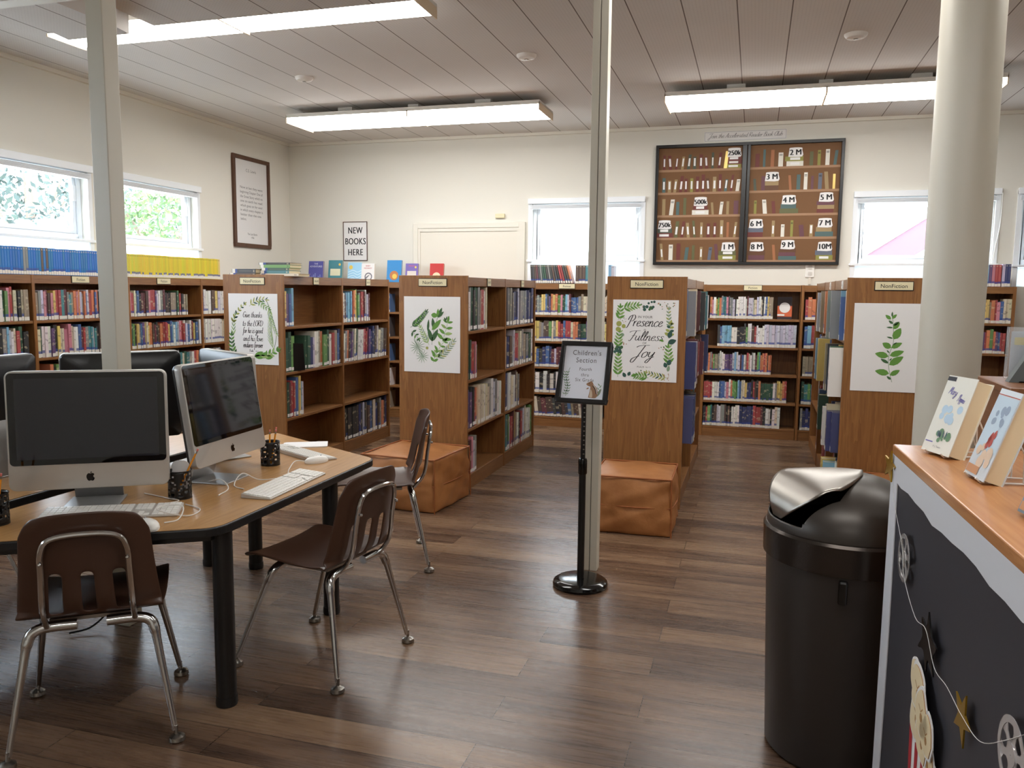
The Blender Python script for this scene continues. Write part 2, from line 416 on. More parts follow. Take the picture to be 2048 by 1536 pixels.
# ------------------------------------------------------------------ the room
XL, YB, ZC = -5.12, 8.32, 2.99
X1, Y0 = 4.6, -3.2
def struct(o): o['kind'] = 'structure'; return o
struct(MB().box(XL-.2, X1+.2, Y0-.2, YB+.2, -0.1, 0).build('floor', floor_m))
struct(MB().box(XL-.2, X1+.2, Y0-.2, YB+.2, ZC, ZC+.1).build('ceiling', ceil_m))
WZ0, WZ1 = 1.46, 2.30
def wall_with_holes(name, length, holes, parent_loc, rz):
    """local x along the wall, y outward 0..0.16"""
    m = MB(); x = 0.0
    for a, b in holes:
        m.box(x, a, 0, .16, 0, ZC); m.box(a, b, 0, .16, 0, WZ0); m.box(a, b, 0, .16, WZ1, ZC); x = b
    m.box(x, length, 0, .16, 0, ZC)
    return struct(m.build(name, wall_m, loc=parent_loc, rot=(0, 0, rz)))
LW = [(5.50-1.33*k, 6.70-1.33*k) for k in range(6)][::-1]
wall_with_holes('wall_left', YB-Y0+.16, [(a-Y0, b-Y0) for a, b in LW], (XL, Y0, 0), PI/2)
BW = [(-2.27, -1.12), (.87, 2.03), (2.22, 3.38)]
wall_with_holes('wall_back', X1-XL, [(a-XL, b-XL) for a, b in BW], (XL, YB, 0), 0)
struct(MB().box(X1, X1+.16, Y0, YB, 0, ZC).build('wall_right', wall_m))
struct(MB().box(XL-.16, X1+.16, Y0-.16, Y0, 0, ZC).build('wall_front', wall_m))
def window(n, loc, rz, w, zs, screen=False, shade_top=None):
    """interior face at local y=0, opening 0..w; zs = sill height"""
    root = struct(empty('window_%d' % n, loc, rz))
    m = MB()
    t = .045
    for x0, x1, z0, z1 in ((0, t, zs, WZ1), (w-t, w, zs, WZ1), (t, w-t, WZ1-t, WZ1), (t, w-t, zs, zs+t)): m.box(x0, x1, .07, .14, z0, z1)
    m.build('frame', vinyl_m, root, bevel=.004)
    for k, (a, b, d) in ((1, (t, w-t, .08)),):
        m = MB(); s_ = .032
        for x0, x1, z0, z1 in ((a, a+s_, zs+t, WZ1-t), (b-s_, b, zs+t, WZ1-t), (a+s_, b-s_, WZ1-t-s_, WZ1-t), (a+s_, b-s_, zs+t, zs+t+s_)): m.box(x0, x1, d, d+.03, z0, z1)
        sh = m.build('sash', vinyl_m, root, bevel=.003)
        MB().box(a+s_, b-s_, d+.012, d+.018, zs+t+s_, WZ1-t-s_).build('pane', glass_m, sh)
        if k == 1: MB().box(b-s_-.006, b-.01, d-.014, d, zs+.3, zs+.42).build('latch', vinyl_m, sh)
    MB().box(-.03, w+.03, -.035, .03, WZ1-.03, WZ1+.025).build('blind_headrail', vinyl_m, root, bevel=.004)
    st = MB()
    for i in range(7): st.box(-.01, w+.01, -.02, .03, WZ1-.04-.006*i-.004, WZ1-.04-.006*i)
    st.build('blind_slats', vinyl_m, root)
    MB().box(-.04, w+.04, -.03, .068, zs-.022, zs).build('sill', vinyl_m, root, bevel=.003)
    MB().box(0.01, w-.01, .01, .03, WZ0, zs-.024).build('lower_shade', shade_m, root)
    for s_ in (-.03, w-.01): MB().box(s_, s_+.04, -.012, .0, WZ0, WZ1).build('casing', vinyl_m, root)
    if screen:
        m = MB()
        for i in range(40): m.box(.05+i*.027, .065+i*.027, .03, .033, 1.95, WZ1-.05)
        for i in range(12): m.box(.05, w-.05, .033, .036, 1.95+i*.025, 1.964+i*.025)
        m.build('screen_mesh', blk_plastic, root)
    return root
for k, (a, b) in enumerate(LW[::-1]): window(k+1, (XL, a, 0), PI/2, b-a, 1.745)
window(7, (BW[0][0], YB, 0), 0, 1.15, 1.70)
window(8, (BW[1][0], YB, 0), 0, 1.16, 1.665)
window(9, (BW[2][0], YB, 0), 0, 1.16, 1.655, True)
MB().tube(smooth_path([(2.06, YB-.05, 2.28), (2.055, YB-.05, 2.0), (2.03, YB-.05, 1.8), (2.02, YB-.05, 1.69)]), .004, 6).build('blind_cord', cable_w)
tag(bpy.data.objects['blind_cord'], 'white blind cord hanging beside the window right of the round column', 'cord')

dr = struct(empty('door_1', (-2.965, YB, 0)))
MB().box(-.57, .57, -.012, .0, 0, 2.035).build('door_panel', door_m, dr)
m = MB(); m.box(-.625, -.57, -.03, 0, 0, 2.09).box(.57, .635, -.03, 0, 0, 2.09).box(-.57, .57, -.03, 0, 2.035, 2.09)
m.build('casing', trim_m, dr, bevel=.004)
m = MB(); m.box(-.57, -.545, -.022, 0, 0, 2.035).box(.545, .57, -.022, 0, 0, 2.035).box(-.545, .545, -.022, 0, 2.0, 2.035); m.build('door_stop', trim_m, dr)
tag(MB().box(-.05, .05, -.03, 0, -.022, .022).build('door_sensor', cream_plate, loc=(-2.606, YB, 2.156), bevel=.004), 'small cream alarm box on the wall above the door', 'alarm box')
ot = empty('power_outlet', (.489, YB, 1.597), label='white wall outlet below the bulletin board', cat='outlet')
MB().box(-.04, .04, -.012, 0, -.065, .065).build('cover_plate', white_plastic, ot, bevel=.004)
for dz in (-.03, .03): MB().slab(rrect(-.018, .018, dz-.018, dz+.018, .008), -.016, -.012).build('socket', mat('socket_offwhite', (206, 202, 194), .4), ot)  # sockets in a slightly darker off-white than the plate
tag(MB().box(-.012, .012, -.012, 0, -.13, -.066).build('surface_raceway', trim_m, loc=(.489, YB, 1.597)), 'narrow cream cable raceway running down from the outlet', 'raceway')
struct(MB().box(XL, X1, YB-.012, YB, 0, .1).build('baseboard_back', trim_m))
struct(MB().box(XL, XL+.012, Y0, YB, 0, .1).build('baseboard_left', trim_m))
struct(MB().box(XL, X1, YB-.03, YB, ZC-.03, ZC).build('trim_1', trim_m))
struct(MB().box(XL, XL+.03, Y0, YB, ZC-.03, ZC).build('trim_2', trim_m))
# dropped ceiling piece at the upper left
sf = MB().prism([(-4.3, 2.2), (-3.36, 2.2), (-3.33, 3.735), (-3.35, 3.86), (-3.77, 3.865), (-3.75, 3.745), (-3.79, 3.74), (-3.82, 3.72), (-3.88, 3.715), (-3.9, 3.54), (-4.3, 3.54)], 2.755, ZC)
struct(sf.build('trim_3', ceil_m))
struct(MB().box(-4.3, -3.1, 3.18, 3.26, 2.715, 2.755).build('trim_4', trim_m))

struct(MB().box(-3.34, -1.0, 2.2, 4.045, 2.852, ZC).build('trim_8', ceil_m))
# posts and column
struct(MB().box(-.038, .038, -.038, .038, 0, ZC).build('trim_5', post_m, loc=(-2.43, 2.655, 0), bevel=.003))
cp = struct(empty('trim_6', (-.735, 3.905, 0)))
MB().box(-.037, -.002, -.035, .035, 0, ZC).build('post_channel', post_m, cp, bevel=.002)
MB().box(.002, .037, -.035, .035, 0, ZC).build('post_channel', post_m, cp, bevel=.002)
MB().box(-.03, .03, -.029, .029, 0, ZC).build('post_core', mat('post_groove', (120, 116, 106), .6), cp)
col_o = struct(MB().lathe([(.117, 0), (.117, ZC)], 48, .775, 3.72).build('trim_7', post_m, smooth=True))

# ------------------------------------------------------------------ ceiling lights and detectors
def ceiling_light(x0, x1, y0, y1, label):
    cx, cy = (x0+x1)/2, (y0+y1)/2; w, d = (x1-x0)/2, (y1-y0)/2
    t = empty('fluorescent_light', (cx, cy, 2.86), label=label, cat='ceiling light', group='fluorescent ceiling lights')
    MB().box(-w, w, -d, d, .052, .075).build('housing', lampcase_m, t, bevel=.003)
    m = MB().box(-w, w, -d, -d+.008, .042, .056).box(-w, w, d-.008, d, .042, .056); m.build('side_rail', lampcase_m, t)
    for s in (-1, 1):
        MB().slab([(-.004, -.004), (.004, -.004), (.004, .06), (-.004, .06)], -d, d).build('end_plate', mat('lamp_end_plate', (226, 206, 176), .5), t, loc=(s*(w-.004), 0, 0))
        prof = [(-d+.012, .05), (-d+.014, .02), (-d+.05, .0), (d-.05, .0), (d-.014, .02), (d-.012, .05)]
        m = MB(); a, b = (s*.008, s*(w-.01)) if s > 0 else (s*(w-.01), s*.008)
        m.add([(a, y, z) for y, z in prof]+[(b, y, z) for y, z in prof], [(i, i+1, 7+i, 6+i) for i in range(5)]+[tuple(range(6)), tuple(range(11, 5, -1))])
        m.build('lens', lens_m, t)
        MB().box(-.07, .07, -d*.5, d*.5, .075, .13).build('hanger', lampcase_m, t, loc=(s*w*.55, 0, 0))
    MB().box(-.05, .05, -d*.4, d*.4, .075, .13).build('hanger', lampcase_m, t)
    MB().box(-.006, .006, -d, d, .0, .05).build('joint_strip', mat('lamp_end_plate'), t)
ceiling_light(-4.12, -1.74, 4.06, 4.36, 'long lit fluorescent ceiling light nearest the camera, behind the square post')
ceiling_light(-4.12, -1.76, 6.66, 7.13, 'long lit fluorescent ceiling light over the door side of the back wall')
ceiling_light(-.75, 1.64, 6.66, 7.10, 'long lit fluorescent ceiling light in front of the bulletin board')
ceiling_light(-.6, 1.8, 3.75, 4.05, 'added out-of-view fill light on the ceiling above the counter end')  # extra fixture just out of view, added to light the near room
ceiling_light(-.6, 1.8, 1.0, 1.3, 'added out-of-view fill light on the ceiling above the counter')  # unseen fixture overhead, put in to brighten the near part
ceiling_light(-.6, 1.8, -1.8, -1.5, 'added out-of-view fill light on the ceiling behind the counter')  # unseen fixture behind the camera, added as light on camera-facing surfaces
for (x, y, w) in ((-3.398, 5.764, 'left of the others, before the light by the door'), (-1.579, 5.609, 'left of the central post'), (.533, 5.681, 'right of the central post')):
    d = empty('ceiling_cap', (x, y, ZC-.03), label='round white ceiling cap ' + w, cat='ceiling cap', group='round caps on the ceiling')
    MB().lathe([(.02, 0), (.055, .006), (.068, .02), (.07, .03)], 28).build('cap', mat('cap_white', (226, 220, 212), .5), d, smooth=True)
    MB().lathe([(.012, -.004), (.018, .002)], 14).build('centre_screw', steel, d)

# ------------------------------------------------------------------ bookcases
def plate(parent, x, z, w, h, s, fs, off=.0, name='label_plate', dark=True, sx=1.0):
    m = MB().box(x-w/2-.004, x+w/2+.004, -.004-off, -off, z-h/2-.004, z+h/2+.004)
    b = m.build(name, blk_edge if dark else white_paper, parent)
    MB().box(x-w/2, x+w/2, -.0065-off, -.004-off, z-h/2, z+h/2).build('plate_face', cream_plate if dark else white_paper, b)
    if s:
        m = MB(); text(m, s, x, z-fs*.36, fs, .0072+off, 0, sx); m.build('lettering', ink, b)
    return b
SH5 = [.10, .345, .61, .87, 1.135]
def wall_case(x0, w, loc, rz, label, sign=None, last=False):
    """local x along the wall, front at y=0, back at y=.28"""
    t = empty('bookcase', loc, rz, label, 'bookcase', 'wall bookcases')
    H, d, u = 1.455, .28, .024
    MB().box(0, u, 0, d, 0, H).build('upright', oak, t, bevel=.002)
    MB().box(w-u if last else w-.002, w, 0.001, d, 0, H).build('upright', oak, t)
    a, b = u, w-(u if last else .002)
    MB().box(a, b, .004, d-.012, H-.02, H-.002).build('top_panel', oak_x, t)
    MB().box(a, b, .004, .022, 1.395, H-.02).build('header_rail', oak_x, t)
    MB().box(a, b, d-.012, d, 0, H-.02).build('back_panel', oak, t)
    MB().box(a, b, .008, .026, 0, SH5[0]-.02).build('kick_board', oak_x, t)
    for z in SH5: MB().box(a, b, .006, d-.012, z-.02, z).build('shelf', oak_x, t, bevel=.002)
    if sign: plate(t, sign, 1.427, .16, .045, 'Fiction', .03, -.004)
    return t
LY = [3.61, 4.515, 5.42, 6.325, 7.2]
lnames = ['oak bookcase at the left picture edge under the blue volumes', 'oak bookcase behind the square post, on the left wall', 'oak bookcase under the yellow volumes on the left wall', 'oak bookcase on the left wall behind the thanks poster']
for i in range(4):
    wall_case(0, LY[i+1]-LY[i], (-4.82, LY[i], 0), PI/2, lnames[i], (None, .43, .42, .45)[i], i == 3)
BX = [-4.845, -3.97, -3.095, -2.22, -1.345, -.47, .41, 1.285, 2.16]
bnames = {0: 'oak bookcase in the far left corner under the display books', 1: 'oak bookcase seen between the first two end panels', 2: 'oak bookcase in front of the door behind the second end panel',
          3: 'oak back-wall bookcase left of the central post under leaning books', 4: 'oak back-wall bookcase hidden behind the joy poster end panel', 5: 'oak back-wall bookcase below the bulletin board',
          6: 'oak back-wall bookcase left of the stem poster', 7: 'oak back-wall bookcase right of the round column'}
for i in range(8): wall_case(0, .875, (BX[i], 8.02, 0), 0, bnames[i], {3: .41, 5: .445}.get(i), i == 7)

RZ = [.10, .425, .765, 1.10]
def run_case(x0, label, small, dir_side, nb=2, bay=.885):
    """double-faced run: local x 0..0.5 across, y away from the end panel"""
    t = empty('shelving_run', (x0, 5.17, 0), 0, label, 'bookcase', 'double-faced shelving runs')
    H, Wd, u = 1.475, .50, .022
    L = nb*bay
    MB().box(0, Wd, 0, u, 0, H).build('end_panel', oak, t, bevel=.002)
    for k in range(1, nb+1): MB().box(.006, Wd-.006, k*bay, k*bay+u, 0, H-.008).build('upright', oak, t)
    MB().box(Wd/2-.006, Wd/2+.006, u, L, 0, H-.03).build('centre_panel', oak_y, t)
    for k in range(nb):
        a, b = k*bay+(u if k == 0 else u), (k+1)*bay
        MB().box(.008, Wd-.008, a, b, H-.03, H-.01).build('top_panel', oak_y, t)
        for s in (0, 1):
            xa, xb = (.008, .024) if s == 0 else (Wd-.024, Wd-.008)
            hr = MB().box(xa, xb, a, b, 1.405, H-.03).build('header_rail', oak_y, t)
            MB().box(xa+.002, xb-.002, a, b, 0, RZ[0]-.02).build('kick_board', oak_y, t)
            xs, xe = (.01, Wd/2-.006) if s == 0 else (Wd/2+.006, Wd-.01)
            for z in RZ: MB().box(xs, xe, a, b, z-.02, z).build('shelf', oak_y, t, bevel=.002)
            if s == dir_side and small[k]:
                pl = plate(t, 0, 0, *( (.075, .05) if dir_side else (.055, .045)), small[k], .022, 0, 'range_card', dir_side == 1, .8)
                pl.location = (Wd-.008 if s else .008, (a+b)/2 + (.02 if s else -.1), 1.435); pl.rotation_euler = (0, 0, PI/2 if s else -PI/2)
    plate(t, .25, 1.428, .2, .046, 'NonFiction', .032)
    return t
run_case(-3.75, 'double-faced oak shelving run with the thanks poster on its end', ('450-499', '500-551'), 1)
run_case(-2.345, 'double-faced oak shelving run with the leaf-circle poster on its end', ('580-592', '594-599'), 1)
run_case(-.905, 'double-faced oak shelving run with the joy poster on its end', ('', ''), 1)
run_case(.515, 'double-faced oak shelving run with the single-stem poster on its end', ('636', '629', ''), 0, 3, .86)

# ------------------------------------------------------------------ books
PAL = {'w': ((226, 222, 214), 'white'), 'c': ((214, 200, 168), 'cream'), 'k': ((24, 23, 26), 'black'), 'd': ((52, 52, 56), 'charcoal'), 'r': ((176, 42, 44), 'red'), 'm': ((104, 32, 44), 'maroon'),
       'o': ((214, 112, 46), 'orange'), 'y': ((222, 190, 74), 'yellow'), 'g': ((92, 150, 62), 'green'), 'G': ((28, 84, 58), 'dark green'), 't': ((36, 128, 136), 'teal'), 'b': ((52, 98, 160), 'blue'),
       'B': ((34, 48, 108), 'navy'), 's': ((110, 172, 206), 'sky blue'), 'p': ((98, 62, 118), 'purple'), 'P': ((208, 120, 138), 'pink'), 'n': ((84, 58, 44), 'brown'), 'N': ((150, 134, 108), 'tan'),
       'e': ((134, 134, 132), 'grey'), 'l': ((196, 190, 208), 'lavender')}
def book_mat(name, attr=False, lab=True, series=False):
    m = mat(name, (255, 255, 255), 0.42); k = NT(m)
    if attr:
        a = k.n('ShaderNodeAttribute'); a.attribute_name = 'Col'; colr, rn = a.outputs['Color'], a.outputs['Alpha']
    else:
        a = k.n('ShaderNodeObjectInfo'); colr, rn = a.outputs['Color'], a.outputs['Random']
    uv = k.n('ShaderNodeUVMap').outputs[0]
    sp = k.n('ShaderNodeSeparateXYZ'); k.l(uv, sp.inputs[0]); u, v = sp.outputs[0], sp.outputs[1]
    spine = k.math('LESS_THAN', u, 1.2)
    cmb = k.n('ShaderNodeCombineXYZ'); k.l(k.math('MULTIPLY', u, .5), cmb.inputs[0]); k.l(k.math('MULTIPLY', v, 8.0), cmb.inputs[1]); k.l(k.math('MULTIPLY', rn, 47.0), cmb.inputs[2])
    nz = k.noise(cmb.outputs[0], 1.0, 2)
    inb = k.math('MULTIPLY', k.math('GREATER_THAN', v, .34), k.math('LESS_THAN', v, .88))
    ti = k.math('MULTIPLY', k.math('MULTIPLY', inb, k.math('GREATER_THAN', nz, .6)), spine)
    if series:
        ti = k.math('MULTIPLY', k.math('MULTIPLY', k.math('GREATER_THAN', v, .9), k.math('LESS_THAN', v, .96)), k.math('MULTIPLY', spine, k.math('MULTIPLY', k.math('GREATER_THAN', u, .25), k.math('LESS_THAN', u, .8))))
        th = k.math('MULTIPLY', k.math('MULTIPLY', k.math('GREATER_THAN', v, .3), k.math('LESS_THAN', v, .84)), k.math('MULTIPLY', spine, k.math('MULTIPLY', k.math('GREATER_THAN', u, .42), k.math('LESS_THAN', u, .58))))
        ti = k.math('ADD', ti, k.math('MULTIPLY', th, .35))
    bw = k.n('ShaderNodeRGBToBW'); k.l(colr, bw.inputs[0])
    con = k.mix(k.math('LESS_THAN', bw.outputs[0], .28), lin((70, 52, 56)), lin((214, 202, 170)))
    col = k.mix(k.math('MULTIPLY', ti, .42), colr, con)
    if lab:
        r2 = k.math('FRACT', k.math('MULTIPLY', rn, 13.7))
        h = k.math('ADD', k.math('MULTIPLY', r2, .04), .12)
        band = k.math('MULTIPLY', k.math('MULTIPLY', k.math('GREATER_THAN', v, h), k.math('LESS_THAN', v, k.math('ADD', h, .09))), spine)
        band = k.math('MULTIPLY', band, k.math('GREATER_THAN', r2, .25))
        col = k.mix(k.math('MULTIPLY', band, .8), col, lin((62, 80, 150)))
        lb = k.math('MULTIPLY', k.math('MULTIPLY', k.math('GREATER_THAN', v, .015), k.math('LESS_THAN', v, h)), spine)
        col = k.mix(lb, col, lin((226, 222, 212)))
    k.l(col, k.b.inputs['Base Color'])
    return m
bk_m = book_mat('book_cover'); bk_plain = book_mat('book_cover_large', lab=False); bk_stuff = book_mat('book_cover_far', attr=True); bk_series = book_mat('series_cover', series=True)
page_m = mat('book_pages', (222, 206, 172), 0.8)
def book_geo(pages=True):
    """unit book: x thickness, y depth with the spine at y=0, z height; returns MB, uv by face"""
    m = MB(); uv = []
    def bx(x0, x1, y0, y1, z0, z1, mi):
        m.box(x0, x1, y0, y1, z0, z1, mi)
        for fi in range(6):
            for vi in [(0, 3, 2, 1), (4, 5, 6, 7), (0, 1, 5, 4), (1, 2, 6, 5), (2, 3, 7, 6), (3, 0, 4, 7)][fi]:
                x = (x0, x1, x1, x0)[vi % 4]; z = z0 if vi < 4 else z1
                uv.append((x if fi == 2 else 2.0, z))
    bx(0, 1, 0, .02, 0, 1, 0); bx(0, .07, .02, 1, 0, 1, 0); bx(.93, 1, .02, 1, 0, 1, 0)
    if pages: bx(.07, .93, .02, .965, .012, .982, 1)
    return m, uv
def uv_mesh(m, uv, name, mats):
    me = m.mesh(name, mats); l = me.uv_layers.new(name='UVMap'); l.data.foreach_set('uv', [c for p in uv for c in p]); return me
book_me = uv_mesh(*book_geo(), 'book', [bk_m, page_m])
big_me = uv_mesh(*book_geo(False), 'book', [bk_plain])
vol_me = uv_mesh(*book_geo(), 'volume', [bk_series, page_m])
pg = MB().box(.07, .93, .02, .965, .012, .982).mesh('page_block', page_m)
lb = MB().box(.06, .94, -.006, -.0005, .03, .115).mesh('spine_label', white_paper)
ORD = 'zeroth first second third fourth fifth sixth seventh eighth ninth tenth eleventh twelfth thirteenth fourteenth fifteenth sixteenth seventeenth eighteenth nineteenth'.split()
def ordinal(n):
    if n < 20: return ORD[n]
    t = ['twenty', 'thirty', 'forty', 'fifty', 'sixty'][n//10-2]
    return (t[:-1]+'ieth') if n % 10 == 0 else t+'-'+ORD[n % 10]
BOOKS = []
def colour(code, j=.12):
    c = lin(PAL[code][0]); g_ = .3*c[0]+.55*c[1]+.15*c[2]; c = tuple(.76*v+.24*(g_*.7+.13) for v in c); k = 1+rnd.uniform(-j, j)
    return tuple(max(0.004, min(.9, v*k*(1+rnd.uniform(-j/2, j/2)))) for v in c)
def row(seq, start, length, origin, rz, z, depth, hm, where, shelf, big=False, lean=0.0, tmean=None, back=None, protr=0.0, hvar=.10):
    """fill a shelf from start along local x; origin = left front corner of the shelf at floor level"""
    seq = seq.replace(' ', '')
    n = len(seq); ws = [rnd.uniform(.7, 1.35) for _ in seq]; sc = length/sum(ws)/(1.0 if not lean else 1/math.cos(lean)*1.02)
    x = start; ca, sa = math.cos(rz), math.sin(rz)
    hprev = hm
    for i, (ch, w) in enumerate(zip(seq, ws)):
        t = w*sc*.965
        if i and seq[i-1] == ch and rnd.random() < .75: h = hprev*(1+rnd.uniform(-.008, .008))
        else: h = hm*(1+rnd.uniform(-hvar, hvar))
        h = min(h, .298 if big else .234); hprev = h
        le = lean+(rnd.uniform(-.012, .012) if not big else rnd.uniform(-.004, .02))
        dy = rnd.uniform(.004, .018) - rnd.uniform(0, protr)
        d = depth*rnd.uniform(.86, 1.0)
        lx = x; ly = dy
        px, py = origin[0]+lx*ca-ly*sa, origin[1]+lx*sa+ly*ca
        zz = z+.001+(t*math.sin(le) if le > 0 else 0)
        BOOKS.append(dict(code=ch, loc=(px, py, zz), rot=(0, le, rz), t=t, d=d, h=h, big=big, n=i+1, shelf=shelf, where=where, col=colour(ch)))
        x += w*sc*(1/math.cos(lean) if lean else 1)
L_ = lambda i: ((-4.82, LY[i], 0), PI/2)
def lrow(i, s, seq, a, b, hm=.2, **k):
    o, r = L_(i); row(seq, a, b-a, o, r, SH5[5-s], .16, hm, ('bay at the left picture edge', 'wall bay behind the square post', 'wall bay under the yellow row', 'wall bay beside the thanks poster')[i], s, **k)
lrow(0, 1, 'bPwGgPrcdkNNN', .60, .875, .215, lean=-.0); lrow(0, 2, 'ccekeeslwcrGkk', .58, .86, .21)
lrow(1, 1, 'NelPmnPyrrtmetNoPoleoblrobodBwwbwwmPobdy', .03, .895); lrow(1, 2, 'cGwwwpkyccPPcwwbmrettltkneyorcwPwwee', .03, .895, .21); lrow(1, 3, 'oKgtk'.replace('K', 'k')+'oncskgtNrbwe', .12, .6)
lrow(2, 1, 'PrcebkmmnPrrplwemknkNNNGgrkNN', .03, .72); lrow(2, 2, 'GgkyebpycyoonmknoorrrybswselPrrwlbwmryybkw', .03, .895); lrow(2, 3, 'nkbrwgcetcGtewro', .3, .86)
lrow(3, 1, 'pwwwwnnylwww', .02, .36, .205); lrow(3, 2, 'wwwwwwwwwwcc', .02, .36, .2); lrow(3, 3, 'kmndcweb', .02, .3)
def brow(i, s, seq, a, b, hm=.195, **k):
    row(seq, a, b-a, (BX[i], 8.02, 0), 0, SH5[5-s], .15, hm, {1: 'back bay between first two end panels', 3: 'back bay under the leaning books', 5: 'back bay below the bulletin board', 6: 'back bay left of stem poster', 7: 'back bay right of round column'}[i], s, **k)
for s, q in enumerate(('rnbcrb', 'yoPcmd', 'bbkBwb', 'dwkkew', 'ceycwN')): brow(1, s+1, q, .03, .22, .2)
brow(3, 1, 'lPneeYybdpoyogPGslmbbbeNccccccccNeccw'.replace('Y', 'y'), .04, .85); brow(3, 2, 'lyyyNenngceyrrbrrcoodGGpmPmPyocye', .03, .85); brow(3, 3, 'wybdBbBmlmmdrrkcwBbeckmoNcr', .03, .85)
brow(3, 4, 'wkwkwkwkwkwkdbBNkwcge', .03, .7, .2); brow(3, 5, 'nncnmmnndkkndbNnncmkdnnb', .03, .8, lean=-.14)
brow(5, 1, 'oPwygoettPdeelkwwwwwwmlllcclwckwbyNN', .06, .635); brow(5, 2, 'dbsssswwkkkdgwwnrwwwwllllllllllll', .14, .85, .2); brow(5, 3, 'eboergNNewwwpppplswlmbwNrcwewmgtooronoo', .03, .64)
brow(5, 4, 'rrrrwwwbbblPwogggsbccyBBkrnkoGGGGGGweyyyor', .03, .79); brow(5, 5, 'krgtknlleenknkwwwwBBBBBBrrrmkwwkwcw', .03, .74)
for s, q in enumerate(('roobyc', 'bsrrlw', 'NNNNNN', 'Gtgsss', 'eBBBBBe')): brow(6, s+1, q, .04, .22)
brow(7, 1, 'yylyyNorPbccc', .56, .85, .2); brow(7, 2, 'bbybloprogopbrr', .53, .82)
def rrow(run, bay, s, seq, a, b, hm=.25, **k):
    x = (-3.75, -2.345, -.905, .515)[run]; pos = ('near bay', 'far bay', 'last bay')[bay]
    nm = ('thanks poster', 'leaf-circle poster', 'joy poster', 'stem poster')[run]
    bl = .885 if run < 3 else .86
    k.setdefault('protr', 0)
    if run < 3:
        row(seq, a, b-a, (x+.49, 5.17+bay*bl+.022, 0), PI/2, RZ[4-s], .2, hm, pos+' behind the '+nm, s, big=True, **k)
    else:
        row(seq, a, b-a, (x+.01, 5.17+(bay+1)*bl, 0), -PI/2, RZ[4-s], .22, hm, pos+' behind the '+nm, s, big=True, **k)
rrow(0, 0, 1, 'cypbs', .005, .14, .26); rrow(0, 0, 2, 'GGg', .03, .15, .27); rrow(0, 0, 2, 'GGBlwwNoggGwrNbB', .30, .86, .26); rrow(0, 0, 3, 'NGmrrcbwysl', .01, .27, .27)
rrow(0, 1, 1, 'wnssssPoyggerrmwlm', .01, .5, .25); rrow(0, 1, 2, 'weonBpecGwwwPrrmpBBdnewceenn', .01, .85, .26, lean=.07); rrow(0, 1, 4, 'kkkkkknBkldNnbkcBneonB', .01, .85, .27)
rrow(1, 0, 1, 'bweGdGGeNrrwcg', .005, .48, .29); rrow(1, 0, 2, 'GGrrrGPe', .06, .24, .25); rrow(1, 0, 3, 'pbpkkroccccwccewwlewwc', .005, .84, .27); rrow(1, 0, 4, 'rgmPle', .0, .24, .24)
rrow(1, 1, 1, 'GdeeneBdBleeeeBBeB', .01, .84, .29); rrow(1, 1, 2, 'cBnelrrNcceNenGw', .01, .84, .27); rrow(1, 1, 3, 'BBwwcwnce', .01, .44, .28); rrow(1, 1, 4, 'btGglrrmyNwwdrnlcwwwwgg', .01, .85, .27)
rrow(2, 0, 1, 'blecgw', .0, .3, .29, protr=.10); rrow(2, 0, 2, 'sBlrwmm', .0, .5, .3, protr=.10); rrow(2, 0, 3, 'BBbdkk', .0, .4, .3, protr=.10); rrow(2, 0, 4, 'wocwe', .0, .2, .25)
rrow(2, 1, 1, 'mdwetbwtw', .0, .6, .28, protr=.10); rrow(2, 1, 2, 'rwmnerB', .0, .5, .27, protr=.10); rrow(2, 1, 3, 'dkkGe', .0, .4, .27)
rrow(3, 0, 1, 'eseldsbkc', .5, .835, .29, protr=.10); rrow(3, 0, 2, 'NdsysycGw', .45, .835, .29, protr=.10); rrow(3, 0, 3, 'GeBwcpGcBB', .4, .835, .26, protr=.10); rrow(3, 0, 4, 'rksybsw', .4, .835, .25, protr=.10)
rrow(3, 1, 1, 'pleeNcoow', .3, .83, .28, protr=.10); rrow(3, 1, 2, 'BlNeseyb', .3, .83, .3, protr=.10); rrow(3, 1, 3, 'nNorbeeG', .3, .83, .26, protr=.10); rrow(3, 1, 4, 'kcrrlPps', .3, .83, .25, lean=-.05)
rrow(3, 2, 1, 'pBlyr', .5, .83, .26); rrow(3, 2, 2, 'blkGw', .5, .83, .27); rrow(3, 2, 3, 'emr', .6, .83, .26); rrow(3, 2, 4, 'ommPr', .6, .83, .25)
